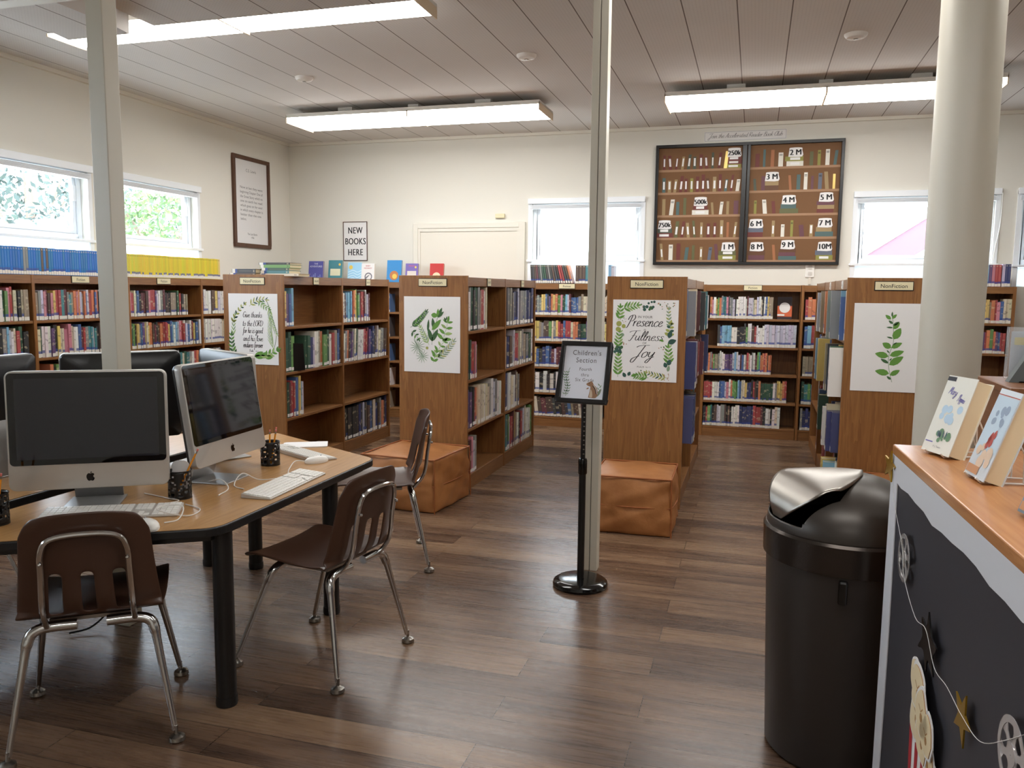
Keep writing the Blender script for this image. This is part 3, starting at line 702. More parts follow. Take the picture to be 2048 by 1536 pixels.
# which stand largest in the picture: seen width times height
_fw = Vector((_f.x, _f.y, _f.z))
for b in BOOKS:
    p = Vector(b['loc'])-CAM; dist = p.dot(_fw); p.normalize()
    nrm = Vector((math.sin(b['rot'][2]), -math.cos(b['rot'][2]), 0))
    b['a'] = b['t']*b['h']*max(.05, -nrm.dot(p))/dist**2
order = sorted(range(len(BOOKS)), key=lambda i: -BOOKS[i]['a'])
single = set(order[:300])
used = {}
rest = MB(); rest_uv = []; rest_col = []
for i, b in enumerate(BOOKS):
    if i in single:
        o = bpy.data.objects.new('book', big_me if b['big'] else book_me); C.objects.link(o)
        o.location = b['loc']; o.rotation_euler = b['rot']; o.scale = (b['t'], b['d'], b['h']); o.color = (*b['col'], 1)
        size = 'thick ' if b['t'] > .034 else ('thin ' if b['t'] < .016 else '')
        tag(o, '%s%s book, %s from left, %s shelf, %s' % (size, PAL[b['code']][1], ordinal(b['n']), ordinal(b['shelf']), b['where']), 'book', 'books on the shelves')
        used.setdefault(o['label'], []).append(o)
        if b['big']:
            for nm, me in (('page_block', pg), ('spine_label', lb)):
                c = bpy.data.objects.new(nm, me); C.objects.link(c); c.parent = o
    else:
        g, uv = book_geo(); M_ = Matrix.Translation(b['loc']) @ (Matrix.Rotation(b['rot'][2], 4, 'Z') @ Matrix.Rotation(b['rot'][1], 4, 'Y')) @ Matrix.Diagonal((b['t'], b['d'], b['h'], 1))
        rest.add([M_ @ Vector(v) for v in g.v], g.f); rest.m[-len(g.m):] = g.m
        rest_uv += uv; rest_col += [(*b['col'], rnd.random())]*len(uv)
for lab_, os_ in used.items():
    if len(os_) > 1:
        for k, o in enumerate(os_[1:]): o['label'] = o['label'].replace('thick ', '').replace('thin ', '').replace('book,', 'book past bookend,')
if rest.v:
    me = uv_mesh(rest, rest_uv, 'shelved_books', [bk_stuff, page_m])
    ca = me.color_attributes.new('Col', 'FLOAT_COLOR', 'CORNER'); ca.data.foreach_set('color', [c for q in rest_col for c in q])
    o = bpy.data.objects.new('shelved_books', me); C.objects.link(o)
    tag(o, 'all the smaller far-off books filling the wall bookcases', 'books', kind='stuff')
print('BOOKS', len(BOOKS), 'single', len(single))

# rows of series volumes on top of the left wall cases
def volume(x, y, z, rz, t, d, h, code, label, group, lean=0.0, cat='book', name='volume'):
    o = bpy.data.objects.new(name, vol_me); C.objects.link(o); o.location = (x, y, z+(t*math.sin(lean) if lean > 0 else 0)); o.rotation_euler = (0, lean, rz); o.scale = (t, d, h)
    o.color = (*(colour(code) if isinstance(code, str) else code), 1); return tag(o, label, cat, group)
y = 4.18; i = 0
while y < 5.33:
    t = .0195; special = 4.47 < y < 4.5 or 4.6 < y < 4.7 and i % 2
    if special: volume(-4.84, y, 1.455, PI/2, t, .13, .19, 'e' if y < 4.5 else 'n', 'grey volume standing among the blue row on the left bookcase' if y < 4.5 else 'brown-spined volume among the blue row on the left bookcase', 'odd volumes in the blue row')
    else: volume(-4.84, y, 1.455, PI/2, t, .13, .188+rnd.uniform(-.002, .002), tuple(v*rnd.uniform(.85, 1.15) for v in lin((20, 112, 186))), 'bright blue series volume in the long row on the left bookcase', 'blue series volumes')
    y += t+.0015; i += 1
y = 5.34
while y < 6.60:
    t = .0185
    volume(-4.84, y, 1.455, PI/2, t, .13, .186+rnd.uniform(-.002, .002), tuple(v*rnd.uniform(.9, 1.1) for v in lin((222, 204, 52))), 'yellow series volume in the long row under the left window', 'yellow series volumes')
    y += t+.001
volume(-4.84, 6.605, 1.455, PI/2, .03, .13, .186, 'y', 'thick mustard volume closing the yellow row under the left window', 'yellow row end volumes')
x = -2.195; codes = 'kdnmdeGGdedndkrrdno'
for i, ch in enumerate(codes):
    volume(x, 8.07, 1.455, 0, .018, .13, .185, ch, '%s book leaning %s from left in the row on top by the back window' % (PAL[ch][1], ordinal(i+1)), 'leaning books by the back window', lean=-.06-.24*i/len(codes)); x += .0205 + .0003*i
for i, ch in enumerate('nnnttst'):
    volume(-1.735+i*.034, 8.07, 1.455, 0, .032, .13, .18, ch, '%s book, %s of the upright ones on top beside the central post' % (PAL[ch][1], ordinal(i+1)), 'upright books by the back window')
for i, ch in enumerate('sl'):
    volume(-1.405+i*.03, 8.07, 1.455, 0, .028, .13, .185-.01*i, ch, 'pale %s book on top just right of the central post' % PAL[ch][1], 'upright books by the back window')
for i, ch in enumerate('GgsbspPrr'):
    volume(1.83+i*.024, 8.07, 1.455, 0, .0225, .13, .19, ch, '%s book, %s in the bright row on top right of the column' % (PAL[ch][1], ordinal(i+1)), 'bright books right of the column')
for i, ch in enumerate('lBB'):
    volume(2.052+i*.022, 8.07, 1.455, 0, .021, .13, .195, ch, '%s book at the end of the bright row, %s of three' % (PAL[ch][1], ordinal(i+1)), 'bright books right of the column')
# stacks lying on the first run
def lying(x, y, z, t, ln, d, code, label, rz=0):
    o = bpy.data.objects.new('volume', vol_me); C.objects.link(o); o.location = (x, y, z+t); o.rotation_euler = (0, PI/2, rz); o.scale = (t, d, ln); o.color = (*colour(code), 1)
    return tag(o, label, 'book', 'books stacked on the first run')
for i, (x, y, z, t, ln, c, lab_) in enumerate(((-3.74, 5.24, 1.467, .02, .22, 'n', 'brown book at the bottom of the left stack on the first run'), (-3.72, 5.24, 1.487, .03, .2, 'd', 'dark brown book on top of the left stack on the first run'),
        (-3.56, 5.3, 1.467, .018, .36, 'c', 'cream book lowest in the taller stack on the first run'), (-3.52, 5.3, 1.485, .022, .24, 't', 'teal book second from below in the taller stack'), (-3.51, 5.3, 1.507, .02, .23, 'G', 'dark green book third in the taller stack'),
        (-3.52, 5.3, 1.527, .022, .25, 'g', 'green book fourth in the taller stack on the first run'), (-3.53, 5.3, 1.549, .016, .26, 'k', 'black book topmost on the taller stack'))):
    lying(x, y, z, t, ln, .17, c, lab_)
be = MB().box(0, .1, 0, .002, 0, .21).box(0, .1, 0, .1, 0, .002)
b_ = tag(MB().slab([(-.06, 0), (.075, 0), (.06, .2), (-.055, .21)], -.002, 0).box(-.06, .06, 0, .14, 0, .002).build('bookend', blk_metal, loc=(-3.262, 5.36, .766), rot=(0, 0, R(72))), 'black metal bookend on second shelf behind the thanks poster', 'bookend')

# display books standing face out
def display_book(loc, w, h, rgb, label, art=None, rz=0.0, t=.022, tilt=-.12, group='display books on the back case'):
    o = empty('display_book', loc, 0, label, 'book', group); o.rotation_euler = (tilt, 0, rz)
    cv = mat('cover_%d_%d_%d' % rgb, rgb, .35)
    MB().box(-w/2, w/2, 0, .002, 0, h).build('front_cover', cv, o)
    MB().box(-w/2, w/2, t-.002, t, 0, h).box(-w/2, -w/2+.003, .002, t-.002, 0, h).build('back_cover', cv, o)
    MB().box(-w/2+.003, w/2-.004, .002, t-.002, .003, h-.003).build('page_block', page_m, o)
    if art:
        m = MB(); mats = art(m, w, h); m.build('cover_art', mats, o)
    return o
def art_lines(title, c1, c2, spot=None):
    def f(m, w, h):
        n = len(title)
        for i, s in enumerate(title): text(m, s, 0, h*.83-i*h*.13, h*.115, .0006, 0, min(1.0, w*.85/max(.001, sum(glyph(c)[2] for c in s)*h*.115)))
        if spot == 'disc': m.disc(0, h*.3, w*.3, .0004, 1); m.disc(w*.04, h*.26, w*.16, .0007, 2)
        elif spot == 'waves':
            for i in range(4): m.ribbon(smooth_path([(-w*.48, h*(.1+.13*i)), (-w*.1, h*(.2+.13*i)), (w*.2, h*(.08+.14*i)), (w*.48, h*(.2+.13*i))]), h*.04, .0004, 1)
            m.disc(-w*.28, h*.75, w*.14, .0005, 2)
        elif spot == 'wheel':
            m.ribbon([(w*.05+w*.25*math.cos(a), h*.28+w*.25*math.sin(a)) for a in [2*PI*i/20 for i in range(21)]], w*.08, .0005, 1); m.leaf(-w*.3, h*.1, w*.6, w*.1, .7, .0007, 1)
        elif spot == 'box': m.poly([(-w*.36, h*.28), (w*.36, h*.28), (w*.36, h*.6), (-w*.36, h*.6)], .0004, 1); m.disc(w*.3, h*.8, w*.08, .0006, 2)
        elif spot == 'bars':
            for i in range(7): m.poly([(-w*.4+i*w*.11, h*.05), (-w*.33+i*w*.11, h*.05), (-w*.33+i*w*.11, h*(.2+.07*(i*5 % 4))), (-w*.4+i*w*.11, h*(.2+.07*(i*5 % 4)))], .0005, 1)
        return [mat('ink_%d_%d_%d' % c1, c1, .6), mat('ink_%d_%d_%d' % c2, c2, .6), mat('ink_spot_yellow', (226, 196, 90), .6)]
    return f
Z = 1.456
for a in ((-4.68, .18, .225, (84, 84, 160), 'indigo paperback facing out, leftmost on the back case', art_lines(['THE', 'ADVENTURES'], (220, 220, 235), (130, 140, 200), 'bars')),
          (-4.44, .17, .235, (48, 124, 134), 'teal book facing out with a cream title box', art_lines([], (30, 60, 60), (226, 222, 190), 'box')),
          (-4.205, .165, .21, (150, 200, 228), 'pale blue book facing out with a yellow sun', art_lines([], (230, 240, 250), (196, 226, 242), 'waves')),
          (-4.045, .155, .2, (232, 228, 224), 'white book facing out with red title and grey wheel', art_lines(['BABY', 'MONKEY'], (190, 40, 50), (120, 118, 124), 'wheel')),
          (-3.735, .17, .235, (38, 132, 196), 'sky blue book facing out with round orange picture', art_lines([], (240, 240, 240), (190, 120, 70), 'disc')),
          (-3.53, .145, .2, (116, 96, 168), 'small purple book facing out, between blue and red ones', art_lines(['MAGIC'], (220, 90, 80), (214, 204, 196), 'box')),
          (-3.245, .155, .2, (186, 44, 40), 'red book facing out in front of the door', art_lines([], (240, 220, 190), (226, 206, 170), 'disc'))):
    display_book((a[0], 8.1, Z), *a[1:])
display_book((.27, 8.1, SH5[4]+.001), .13, .21, (206, 92, 44), 'orange book facing out with white oval on the top shelf', lambda m, w, h: (m.poly([(-w/2, h*.6), (w/2, h*.6), (w/2, h), (-w/2, h)], .0004, 1), m.poly([(-w/2, 0), (w/2, 0), (w/2, h*.12), (-w/2, h*.12)], .0004, 1), m.disc(0, h*.52, w*.38, .0008, 0), m.poly([(-w/2, h*.15), (0, h*.15), (0, h*.23), (-w/2, h*.23)], .0008, 0)) and [white_paper, mat('cover_dark', (48, 30, 36), .5)])

# ------------------------------------------------------------------ computer tables
TZ = 0.63
def trapezoid(name, pts, legs, label):
    """pts counter-clockwise seen from above"""
    t = empty(name, (sum(p[0] for p in pts)/4, sum(p[1] for p in pts)/4, 0), label=label, cat='table', group='trapezoid computer tables')
    c = t.location
    def shrink(d):
        out = []
        n = len(pts)
        for i in range(n):
            p0, p1, p2 = Vector(pts[i-1]), Vector(pts[i]), Vector(pts[(i+1) % n])
            d1 = (p1-p0).normalized(); d2 = (p2-p1).normalized(); n1 = Vector((-d1.y, d1.x)); n2 = Vector((-d2.y, d2.x))
            b = (n1+n2); b = b/(1+n1.dot(n2)); out.append((p1.x+b.x*d-c.x, p1.y+b.y*d-c.y))
        return out
    def rounded(P, r, n=6):
        out = []
        for i in range(len(P)):
            p0, p1, p2 = Vector(P[i-1]), Vector(P[i]), Vector(P[(i+1) % len(P)])
            a = p1+(p0-p1).normalized()*r; b = p1+(p2-p1).normalized()*r
            for k in range(n+1):
                s = k/n; q = a*(1-s)**2+p1*2*s*(1-s)+b*s*s; out.append((q.x, q.y))
        return out
    MB().prism(rounded(shrink(.008), .05), TZ-.022, TZ).build('tabletop', table_wood, t)
    MB().prism(rounded(shrink(0), .055), TZ-.03, TZ-.0015).build('edge_band', blk_edge, t, bevel=.004)
    ap = shrink(.05); m = MB()
    for i in range(4):
        a, b = Vector(ap[i]), Vector(ap[(i+1) % 4]); d = (b-a).normalized(); nn = Vector((-d.y, d.x))*.02
        m.prism([(a.x, a.y), (b.x, b.y), (b.x+nn.x, b.y+nn.y), (a.x+nn.x, a.y+nn.y)], TZ-.055, TZ-.03)
    m.build('apron', blk_metal, t)
    for x, y in legs:
        l = MB().lathe([(.033, .03), (.033, TZ-.03)], 24, x-c.x, y-c.y).build('leg', blk_metal, t, smooth=True)
        MB().lathe([(.034, 0), (.036, .01), (.035, .032)], 24, x-c.x, y-c.y).build('foot_cap', blk_edge, l, smooth=True)
    return t
trapezoid('computer_table', [(-2.385, 1.62), (-1.585, 2.125), (-1.59, 3.25), (-2.385, 3.69)], [(-1.632, 2.205), (-1.682, 3.0), (-2.316, 3.39), (-2.30, 1.86)], 'trapezoid oak-topped computer table with black edge, nearer half of the pair')
trapezoid('computer_table', [(-3.28, 3.2), (-3.28, 2.11), (-2.475, 1.62), (-2.475, 3.69)], [(-3.2, 2.2), (-3.2, 3.1), (-2.56, 3.36), (-2.56, 1.86)], 'trapezoid computer table beyond the square post, farther half of the pair')

def apple(m, cx, cz, h, off, mi):
    k = h/2.3
    body = smooth_path([(0, .72), (.35, .86), (.7, .72), (.84, .5), (.62, .15), (.68, -.2), (.92, -.42), (.68, -.95), (.38, -1.12), (0, -1.0), (-.36, -1.12), (-.7, -.86), (-.95, -.2), (-.88, .4), (-.55, .8), (-.25, .8), (0, .72)], 4)[:-1]
    m.poly([(cx+x*k, cz+z*k) for x, z in body], off, mi); m.leaf(cx+.0*k, cz+.82*k, .55*k, .26*k, R(58), off, mi)
def make_imac(loc, rz, label, tilt=0.09, zb=.085):
    t = empty('desktop_computer', loc, rz, label, 'computer', 'all-in-one desktop computers')
    Wd, Hh, r = .475, .385, .022
    st = MB().box(-.085, .085, -.055, .11, 0, .006); st.build('foot_plate', alu_stand, t, bevel=.002)
    nk = MB(); nk.add([(-.075, .10, .0), (.075, .10, .0), (.075, .11, .0), (-.075, .11, .0), (-.075, .03, .24), (.075, .03, .24), (.075, .042, .245), (-.075, .042, .245)], [(0, 3, 2, 1), (4, 5, 6, 7), (0, 1, 5, 4), (1, 2, 6, 5), (2, 3, 7, 6), (3, 0, 4, 7)])
    nk.build('neck', alu_stand, t)
    piv = Vector((0, .02, zb+Hh*.5))
    def part(mb, name, mats, par, **kw):
        M_ = Matrix.Translation(piv) @ Matrix.Rotation(-tilt, 4, 'X') @ Matrix.Translation(-piv)
        mb.v = [tuple(M_ @ Vector(v)) for v in mb.v]; return mb.build(name, mats, par, **kw)
    out = rrect(-Wd/2, Wd/2, zb, zb+Hh, r, 6)
    part(MB().slab(out, -.016, .012), 'bezel', alu, t, bevel=.0025, smooth=True)
    bk = MB(); n = len(out); cz = zb+Hh/2; rings = [(1.0, .012), (.985, .022), (.9, .034), (.7, .046), (.35, .053)]
    for s, y in rings: bk.v += [(x*s, y, cz+(z-cz)*s) for x, z in out]
    for k in range(len(rings)-1):
        for i in range(n): bk.f.append((k*n+i, (k+1)*n+i, (k+1)*n+(i+1) % n, k*n+(i+1) % n)); bk.m.append(0)
    bk.f.append(tuple(reversed([(len(rings)-1)*n+i for i in range(n)]))); bk.m.append(0)
    b = part(bk, 'back_shell', blk_plastic, t, smooth=True)
    part(MB().box(-.15, .15, .022, .0335, zb+Hh-.045, zb+Hh-.038), 'vent_slot', mat('slot_black', (4, 4, 4), .6), b)
    chin = .082
    gl = part(MB().slab(rrect(-Wd/2+.006, Wd/2-.006, zb+chin, zb+Hh-.006, .014, 5), -.0175, -.0155), 'screen', glass_blk, t)
    part(MB().slab(rrect(-Wd/2+.027, Wd/2-.027, zb+chin+.018, zb+Hh-.024, .002, 2), -.0180, -.0174), 'display_panel', screen_off, gl)
    m = MB(); apple(m, 0, zb+chin*.47, .03, .0166, 0); part(m, 'chin_emblem', glass_blk, t)
    return t
IA = make_imac((-2.158, 2.222, TZ), R(32), 'computer with grey screen in front of the square post, facing the nearest chair', .03, .061)
IA.scale = (1.045,)*3
make_imac((-1.965, 2.685, TZ), R(93), 'computer whose black screen reflects the joy poster, right side of near table', .15)
make_imac((-2.225, 3.09, TZ), R(151), 'computer seen from its black back, beside the thanks poster', .05)
make_imac((-2.61, 2.88, TZ), R(231), 'computer seen from its black back, behind the square post', .05)
make_imac((-2.90, 2.44, TZ), R(-93), 'computer seen from its black back, left of the square post', .05)

def keyboard(loc, rz, label):
    t = empty('keyboard', loc, rz, label, 'keyboard', 'white keyboards')
    w, d = .43, .118
    MB().add([(-w/2, -d/2, 0), (w/2, -d/2, 0), (w/2, d/2, 0), (-w/2, d/2, 0), (-w/2, -d/2, .006), (w/2, -d/2, .006), (w/2, d/2, .017), (-w/2, d/2, .017)],
             [(0, 3, 2, 1), (4, 5, 6, 7), (0, 1, 5, 4), (1, 2, 6, 5), (2, 3, 7, 6), (3, 0, 4, 7)]).build('tray', alu, t, bevel=.002)
    zt = lambda y: .006+(y+d/2)/d*.011
    def keys(x0, x1, cols, rows, y0, y1, skip=()):
        m = MB(); cw = (x1-x0)/cols; rh = (y1-y0)/rows
        for r_ in range(rows):
            for c in range(cols):
                if (c, r_) in skip: continue
                xa, xb = x0+c*cw+.0012, x0+(c+1)*cw-.0012; ya, yb = y0+r_*rh+.0012, y0+(r_+1)*rh-.0012
                m.add([(xa, ya, zt(ya)), (xb, ya, zt(ya)), (xb, yb, zt(yb)), (xa, yb, zt(yb)), (xa, ya, zt(ya)+.003), (xb, ya, zt(ya)+.003), (xb, yb, zt(yb)+.003), (xa, yb, zt(yb)+.003)],
                      [(4, 5, 6, 7), (0, 1, 5, 4), (1, 2, 6, 5), (2, 3, 7, 6), (3, 0, 4, 7)])
        return m
    keys(-w/2+.005, .062, 14, 6, -d/2+.004, d/2-.004).build('letter_keys', white_plastic, t)
    keys(.07, .125, 3, 6, -d/2+.004, d/2-.004, ((0, 1), (2, 1), (0, 2), (1, 2), (2, 2))).build('arrow_keys', white_plastic, t)
    keys(.133, w/2-.005, 4, 6, -d/2+.004, d/2-.004).build('number_keys', white_plastic, t)
    return t
keyboard((-2.01, 2.145, TZ), R(28), 'white keyboard behind the nearest chair, before the grey-screen computer')
keyboard((-1.69, 2.68, TZ), R(93), 'white keyboard along the right edge of the near table')
keyboard((-1.96, 3.23, TZ), R(151), 'white keyboard at the far right corner of the near table')
def mouse(loc, rz, label):
    t = empty('computer_mouse', loc, rz, label, 'mouse', 'white computer mice')
    pr = MB(); n = 20; rings = [(.96, 0), (1.0, .006), (.95, .014), (.8, .021), (.55, .026), (.25, .0285), (.02, .029)]
    for s, z in rings: pr.v += [(.031*s*math.cos(2*PI*i/n), .056*s*math.sin(2*PI*i/n), z) for i in range(n)]
    for k in range(len(rings)-1):
        for i in range(n): pr.f.append((k*n+i, k*n+(i+1) % n, (k+1)*n+(i+1) % n, (k+1)*n+i)); pr.m.append(0)
    pr.build('shell', white_plastic, t, smooth=True)
    MB().sphere((0, .022, .0275), .0035, 10, 6).build('scroll_ball', key_grey, t)
    return t
mouse((-1.79, 2.055, TZ), R(60), 'white mouse beside the nearest chair back')
mouse((-1.795, 3.09, TZ), R(-30), 'white mouse near the right table corner')
mouse((-2.17, 3.28, TZ), R(70), 'white mouse at the back edge of the near table')
def pencil_cup(loc, label, tagw=False):
    t = empty('pencil_cup', loc, 0, label, 'pencil cup', 'black pierced pencil cups')
    m = MB(); n, k, r, h = 36, 14, .04, .1; rr = random.Random(int(loc[0]*1000))
    for i in range(k+1): m.v += [(r*math.cos(2*PI*j/n), r*math.sin(2*PI*j/n), .004+(h-.004)*i/k) for j in range(n)]
    for i in range(k):
        for j in range(n):
            if 1 <= i < k-1 and math.sin(j*1.05+2.2*math.sin(i*.9))*math.cos(i*1.1+1.7*math.cos(j*.7)) > .22: continue
            m.f.append((i*n+j, i*n+(j+1) % n, (i+1)*n+(j+1) % n, (i+1)*n+j)); m.m.append(0)
    w = m.build('pierced_wall', blk_metal, t, smooth=True); s = w.modifiers.new('thickness', 'SOLIDIFY'); s.thickness = .0015
    MB().lathe([(.0405, 0), (.0405, .005)], n).build('base', blk_metal, t)
    MB().tube([(.0405*math.cos(2*PI*j/n), .0405*math.sin(2*PI*j/n), h) for j in range(n+1)], .0018, 6).build('rim', blk_metal, t)
    if tagw: tag(MB().slab(smooth_path([(-.034, .012), (.034, .012), (.034, .1), (.02, .128), (-.02, .128), (-.034, .1), (-.034, .012)], 4)[:-1], -.001, .001).build('paper_tag', white_paper, loc=(loc[0]-.008, loc[1]+.012, loc[2]), rot=(-.08, 0, R(20))), 'white card standing in the pencil cup between the front computers', 'card')
    return t
def pencil(a, b, label, tip=True):
    a, b = Vector(a), Vector(b); t = empty('pencil', a, 0, label, 'pencil', 'yellow pencils'); d = b-a
    e = d.normalized()
    MB().tube([(0, 0, 0), tuple(d-e*.018)], .0037, 6).build('shaft', pencil_y, t, smooth=False)
    MB().tube([tuple(d-e*.018), tuple(d-e*.008)], .0039, 8).build('ferrule', steel, t)
    MB().tube([tuple(d-e*.008), tuple(d)], .0036, 8).build('eraser', eraser_m, t)
cups = [((-1.945, 2.40, TZ), 'black pierced pencil cup between the two front computers', True), ((-1.955, 2.985, TZ), 'black pierced pencil cup beside the black-screen computer', False), ((-2.27, 1.94, TZ), 'black pierced pencil cup at the left picture edge', False)]
for c, l, k in cups: pencil_cup(c, l, k)
(a, b, c) = [x[0] for x in cups]
pencil((a[0]-.01, a[1]-.015, TZ+.006), (a[0]+.058, a[1]+.03, TZ+.175), 'yellow pencil leaning in the cup between the front computers')
for i, (dx, dy, e, w) in enumerate(((-.012, .0, .15, 'left of three'), (.0, .012, .16, 'middle of three'), (.012, -.008, .155, 'right of three'))):
    pencil((b[0]+dx*.4, b[1]+dy*.4, TZ+.006), (b[0]+dx*1.6+.02, b[1]+dy*1.6, TZ+e), 'yellow pencil in the cup beside the black-screen computer, ' + w)
for i, (dx, dy, w) in enumerate(((.018, .0, 'right one'), (-.006, .01, 'left one'))):
    pencil((c[0]+dx*.3, c[1]+dy*.3, TZ+.006), (c[0]+dx*1.9, c[1]+dy*2, TZ+.165), 'yellow pencil in the cup at the left edge, ' + w)
def cable(pts, label, m_=None, r=.0022, name='cable'):
    return tag(MB().tube(smooth_path(pts, 8), r, 6).build(name, m_ or cable_w, smooth=True), label, 'cable')
zc = TZ+.003
cable([(-1.775, 2.11, zc), (-1.76, 2.16, zc), (-1.80, 2.23, zc+.022), (-1.86, 2.21, zc+.022), (-1.84, 2.16, zc+.022), (-1.76, 2.20, zc), (-1.77, 2.28, zc), (-1.86, 2.32, zc)], 'white mouse cable looped over the near keyboard')
cable([(-2.08, 2.22, zc), (-2.04, 2.16, zc), (-1.98, 2.23, zc), (-1.9, 2.33, zc+.005), (-1.98, 2.37, zc), (-2.1, 2.4, zc)], 'white cable lying under the grey-screen computer')
cable([(-1.80, 2.57, zc), (-1.87, 2.61, zc), (-1.88, 2.68, zc+.03), (-1.83, 2.72, zc), (-1.77, 2.8, zc), (-1.83, 2.93, zc), (-1.86, 3.03, zc+.01), (-1.82, 3.08, zc)], 'white cable under the black-screen computer')
cable([(-1.83, 2.46, zc), (-1.86, 2.56, zc), (-1.92, 2.6, zc+.02), (-2.0, 2.62, zc)], 'white cable between the front computer stands')
cable([(-2.55, 2.47, .012), (-2.5, 2.52, .02), (-2.48, 2.58, .05), (-2.45, 2.62, .12), (-2.42, 2.7, .3)], 'black power cord hanging by the square post foot', blk_plastic, .004)
for i, (x, y, z0, rz) in enumerate(((-2.05, 3.42, TZ, .5),)):
    pp = MB()
    for k in range(4): pp.box(-.1+.004*k, .1+.003*k, -.07, .07-.003*k, .0012*k, .0012*k+.001)
    tag(pp.build('paper_sheet', white_paper, loc=(x, y, z0), rot=(0, 0, rz)), 'loose white papers at the back corner of the near table', 'paper')

# ------------------------------------------------------------------ chairs
def make_chair():
    t = empty('stacking_chair', (0, 0, 0), 0, 'x', 'chair', 'brown plastic stacking chairs')
    prof = smooth_path([(.205, .392), (.19, .41), (.12, .413), (.0, .402), (-.10, .398), (-.155, .41), (-.185, .45), (-.20, .51), (-.215, .58), (-.234, .67), (-.25, .742)], 3)
    us = [-1, -.93, -.8, -.66, -.55, -.37, -.2, -.09, .09, .2, .37, .55, .66, .8, .93, 1]
    nr, nu = len(prof), len(us); m = MB()
    for i, (y, z) in enumerate(prof):
        s = i/(nr-1)
        w = .195+.01*math.sin(PI*min(1, s*2)) if s < .5 else .2-.035*(s-.5)/.5
        if s > .9: w -= .03*((s-.9)/.1)**2
        if s < .08: w -= .02*((.08-s)/.08)**2
        for u in us:
            edge = abs(u)**3
            dish = edge*.016 if s < .5 else 0
            wrap = edge*.03 if s > .55 else 0
            zz = z + dish - (edge*.018 if s > .93 else 0)
            m.v.append((u*w, y+wrap, zz))
    slots = {(4), (7), (10)}
    for i in range(nr-1):
        for j in range(nu-1):
            zmid = (prof[i][1]+prof[i+1][1])/2
            if j in slots and prof[i][0] < -.12 and .425 < zmid < .565: continue
            m.f.append((i*nu+j, i*nu+j+1, (i+1)*nu+j+1, (i+1)*nu+j)); m.m.append(0)
    sh = m.build('seat_shell', chair_m, t, smooth=True, angle=60)
    s = sh.modifiers.new('thickness', 'SOLIDIFY'); s.thickness = .008; s.offset = 0
    s = sh.modifiers.new('smooth', 'SUBSURF'); s.levels = 1; s.render_levels = 2
    k = .118
    MB().tube(smooth_path([(-k, -.165, .385), (-k, -.214, .45), (-k+.004, -.232, .56), (-k+.008, -.244, .63), (-k+.034, -.251, .67), (0, -.254, .68), (k-.034, -.251, .67), (k-.008, -.244, .63), (k-.004, -.232, .56), (k, -.214, .45), (k, -.165, .385)], 5), .0085, 10).build('back_frame', chrome, t, smooth=True)
    for sx in (-1, 1):
        bf = [o for o in t.children if o.name.startswith('back_frame')][0]
        MB().sphere((sx*(k-.006), -.252, .6), .006, 10, 6).build('rivet', chrome, bf)
    MB().box(-.12, .12, -.11, .1, .375, .386).build('seat_bracket', steel, t)
    for sx, ya, yf in ((-1, .09, .225), (1, .09, .225), (-1, -.15, -.225), (1, -.15, -.225)):
        P = smooth_path([(sx*.04, ya, .378), (sx*.12, ya, .378), (sx*.158, ya+(yf-ya)*.05, .366), (sx*.172, ya+(yf-ya)*.16, .335), (sx*.18, ya+(yf-ya)*.3, .29), (sx*.222, yf, .035)], 6)
        n = len(P); rs = [.016 if i < n*.55 else .016-.008*(i-n*.55)/(n*.45) for i in range(n)]
        l = MB().tube(P, rs, 12).build('leg', chrome, t, smooth=True)
        x, y = sx*.2255, yf*1.012
        g = MB().lathe([(.006, .016), (.006, .05)], 10, x-sx*.002, y).lathe([(.021, 0), (.025, .005), (.023, .016), (.01, .024)], 16, x, y)
        g.build('glide', steel, l, smooth=True)
    return t
ch0 = make_chair()
for i, (x, y, rz, sc, lab_) in enumerate(((-1.957, 2.015, R(37), 1.0, 'brown plastic chair seen from behind, tucked under the near table in front'),
        (-1.512, 2.642, R(81.6), 1.0, 'brown plastic chair turned to the right side of the near table'),
        (-1.80, 3.70, R(118), 1.04, 'taller grey-brown plastic chair standing beyond the table, before the leather pouf'),
        (-3.42, 2.62, R(-90), 1.0, 'brown plastic chair at the far left of the tables, leg showing'),
        (-2.78, 1.97, R(-31.5), 1.0, 'brown plastic chair at the left edge, mostly out of view'))):
    o = ch0 if i == 0 else copy_tree(ch0)
    o.location = (x, y, 0); o.rotation_euler = (0, 0, rz); o.scale = (sc, sc, sc); o['label'] = lab_

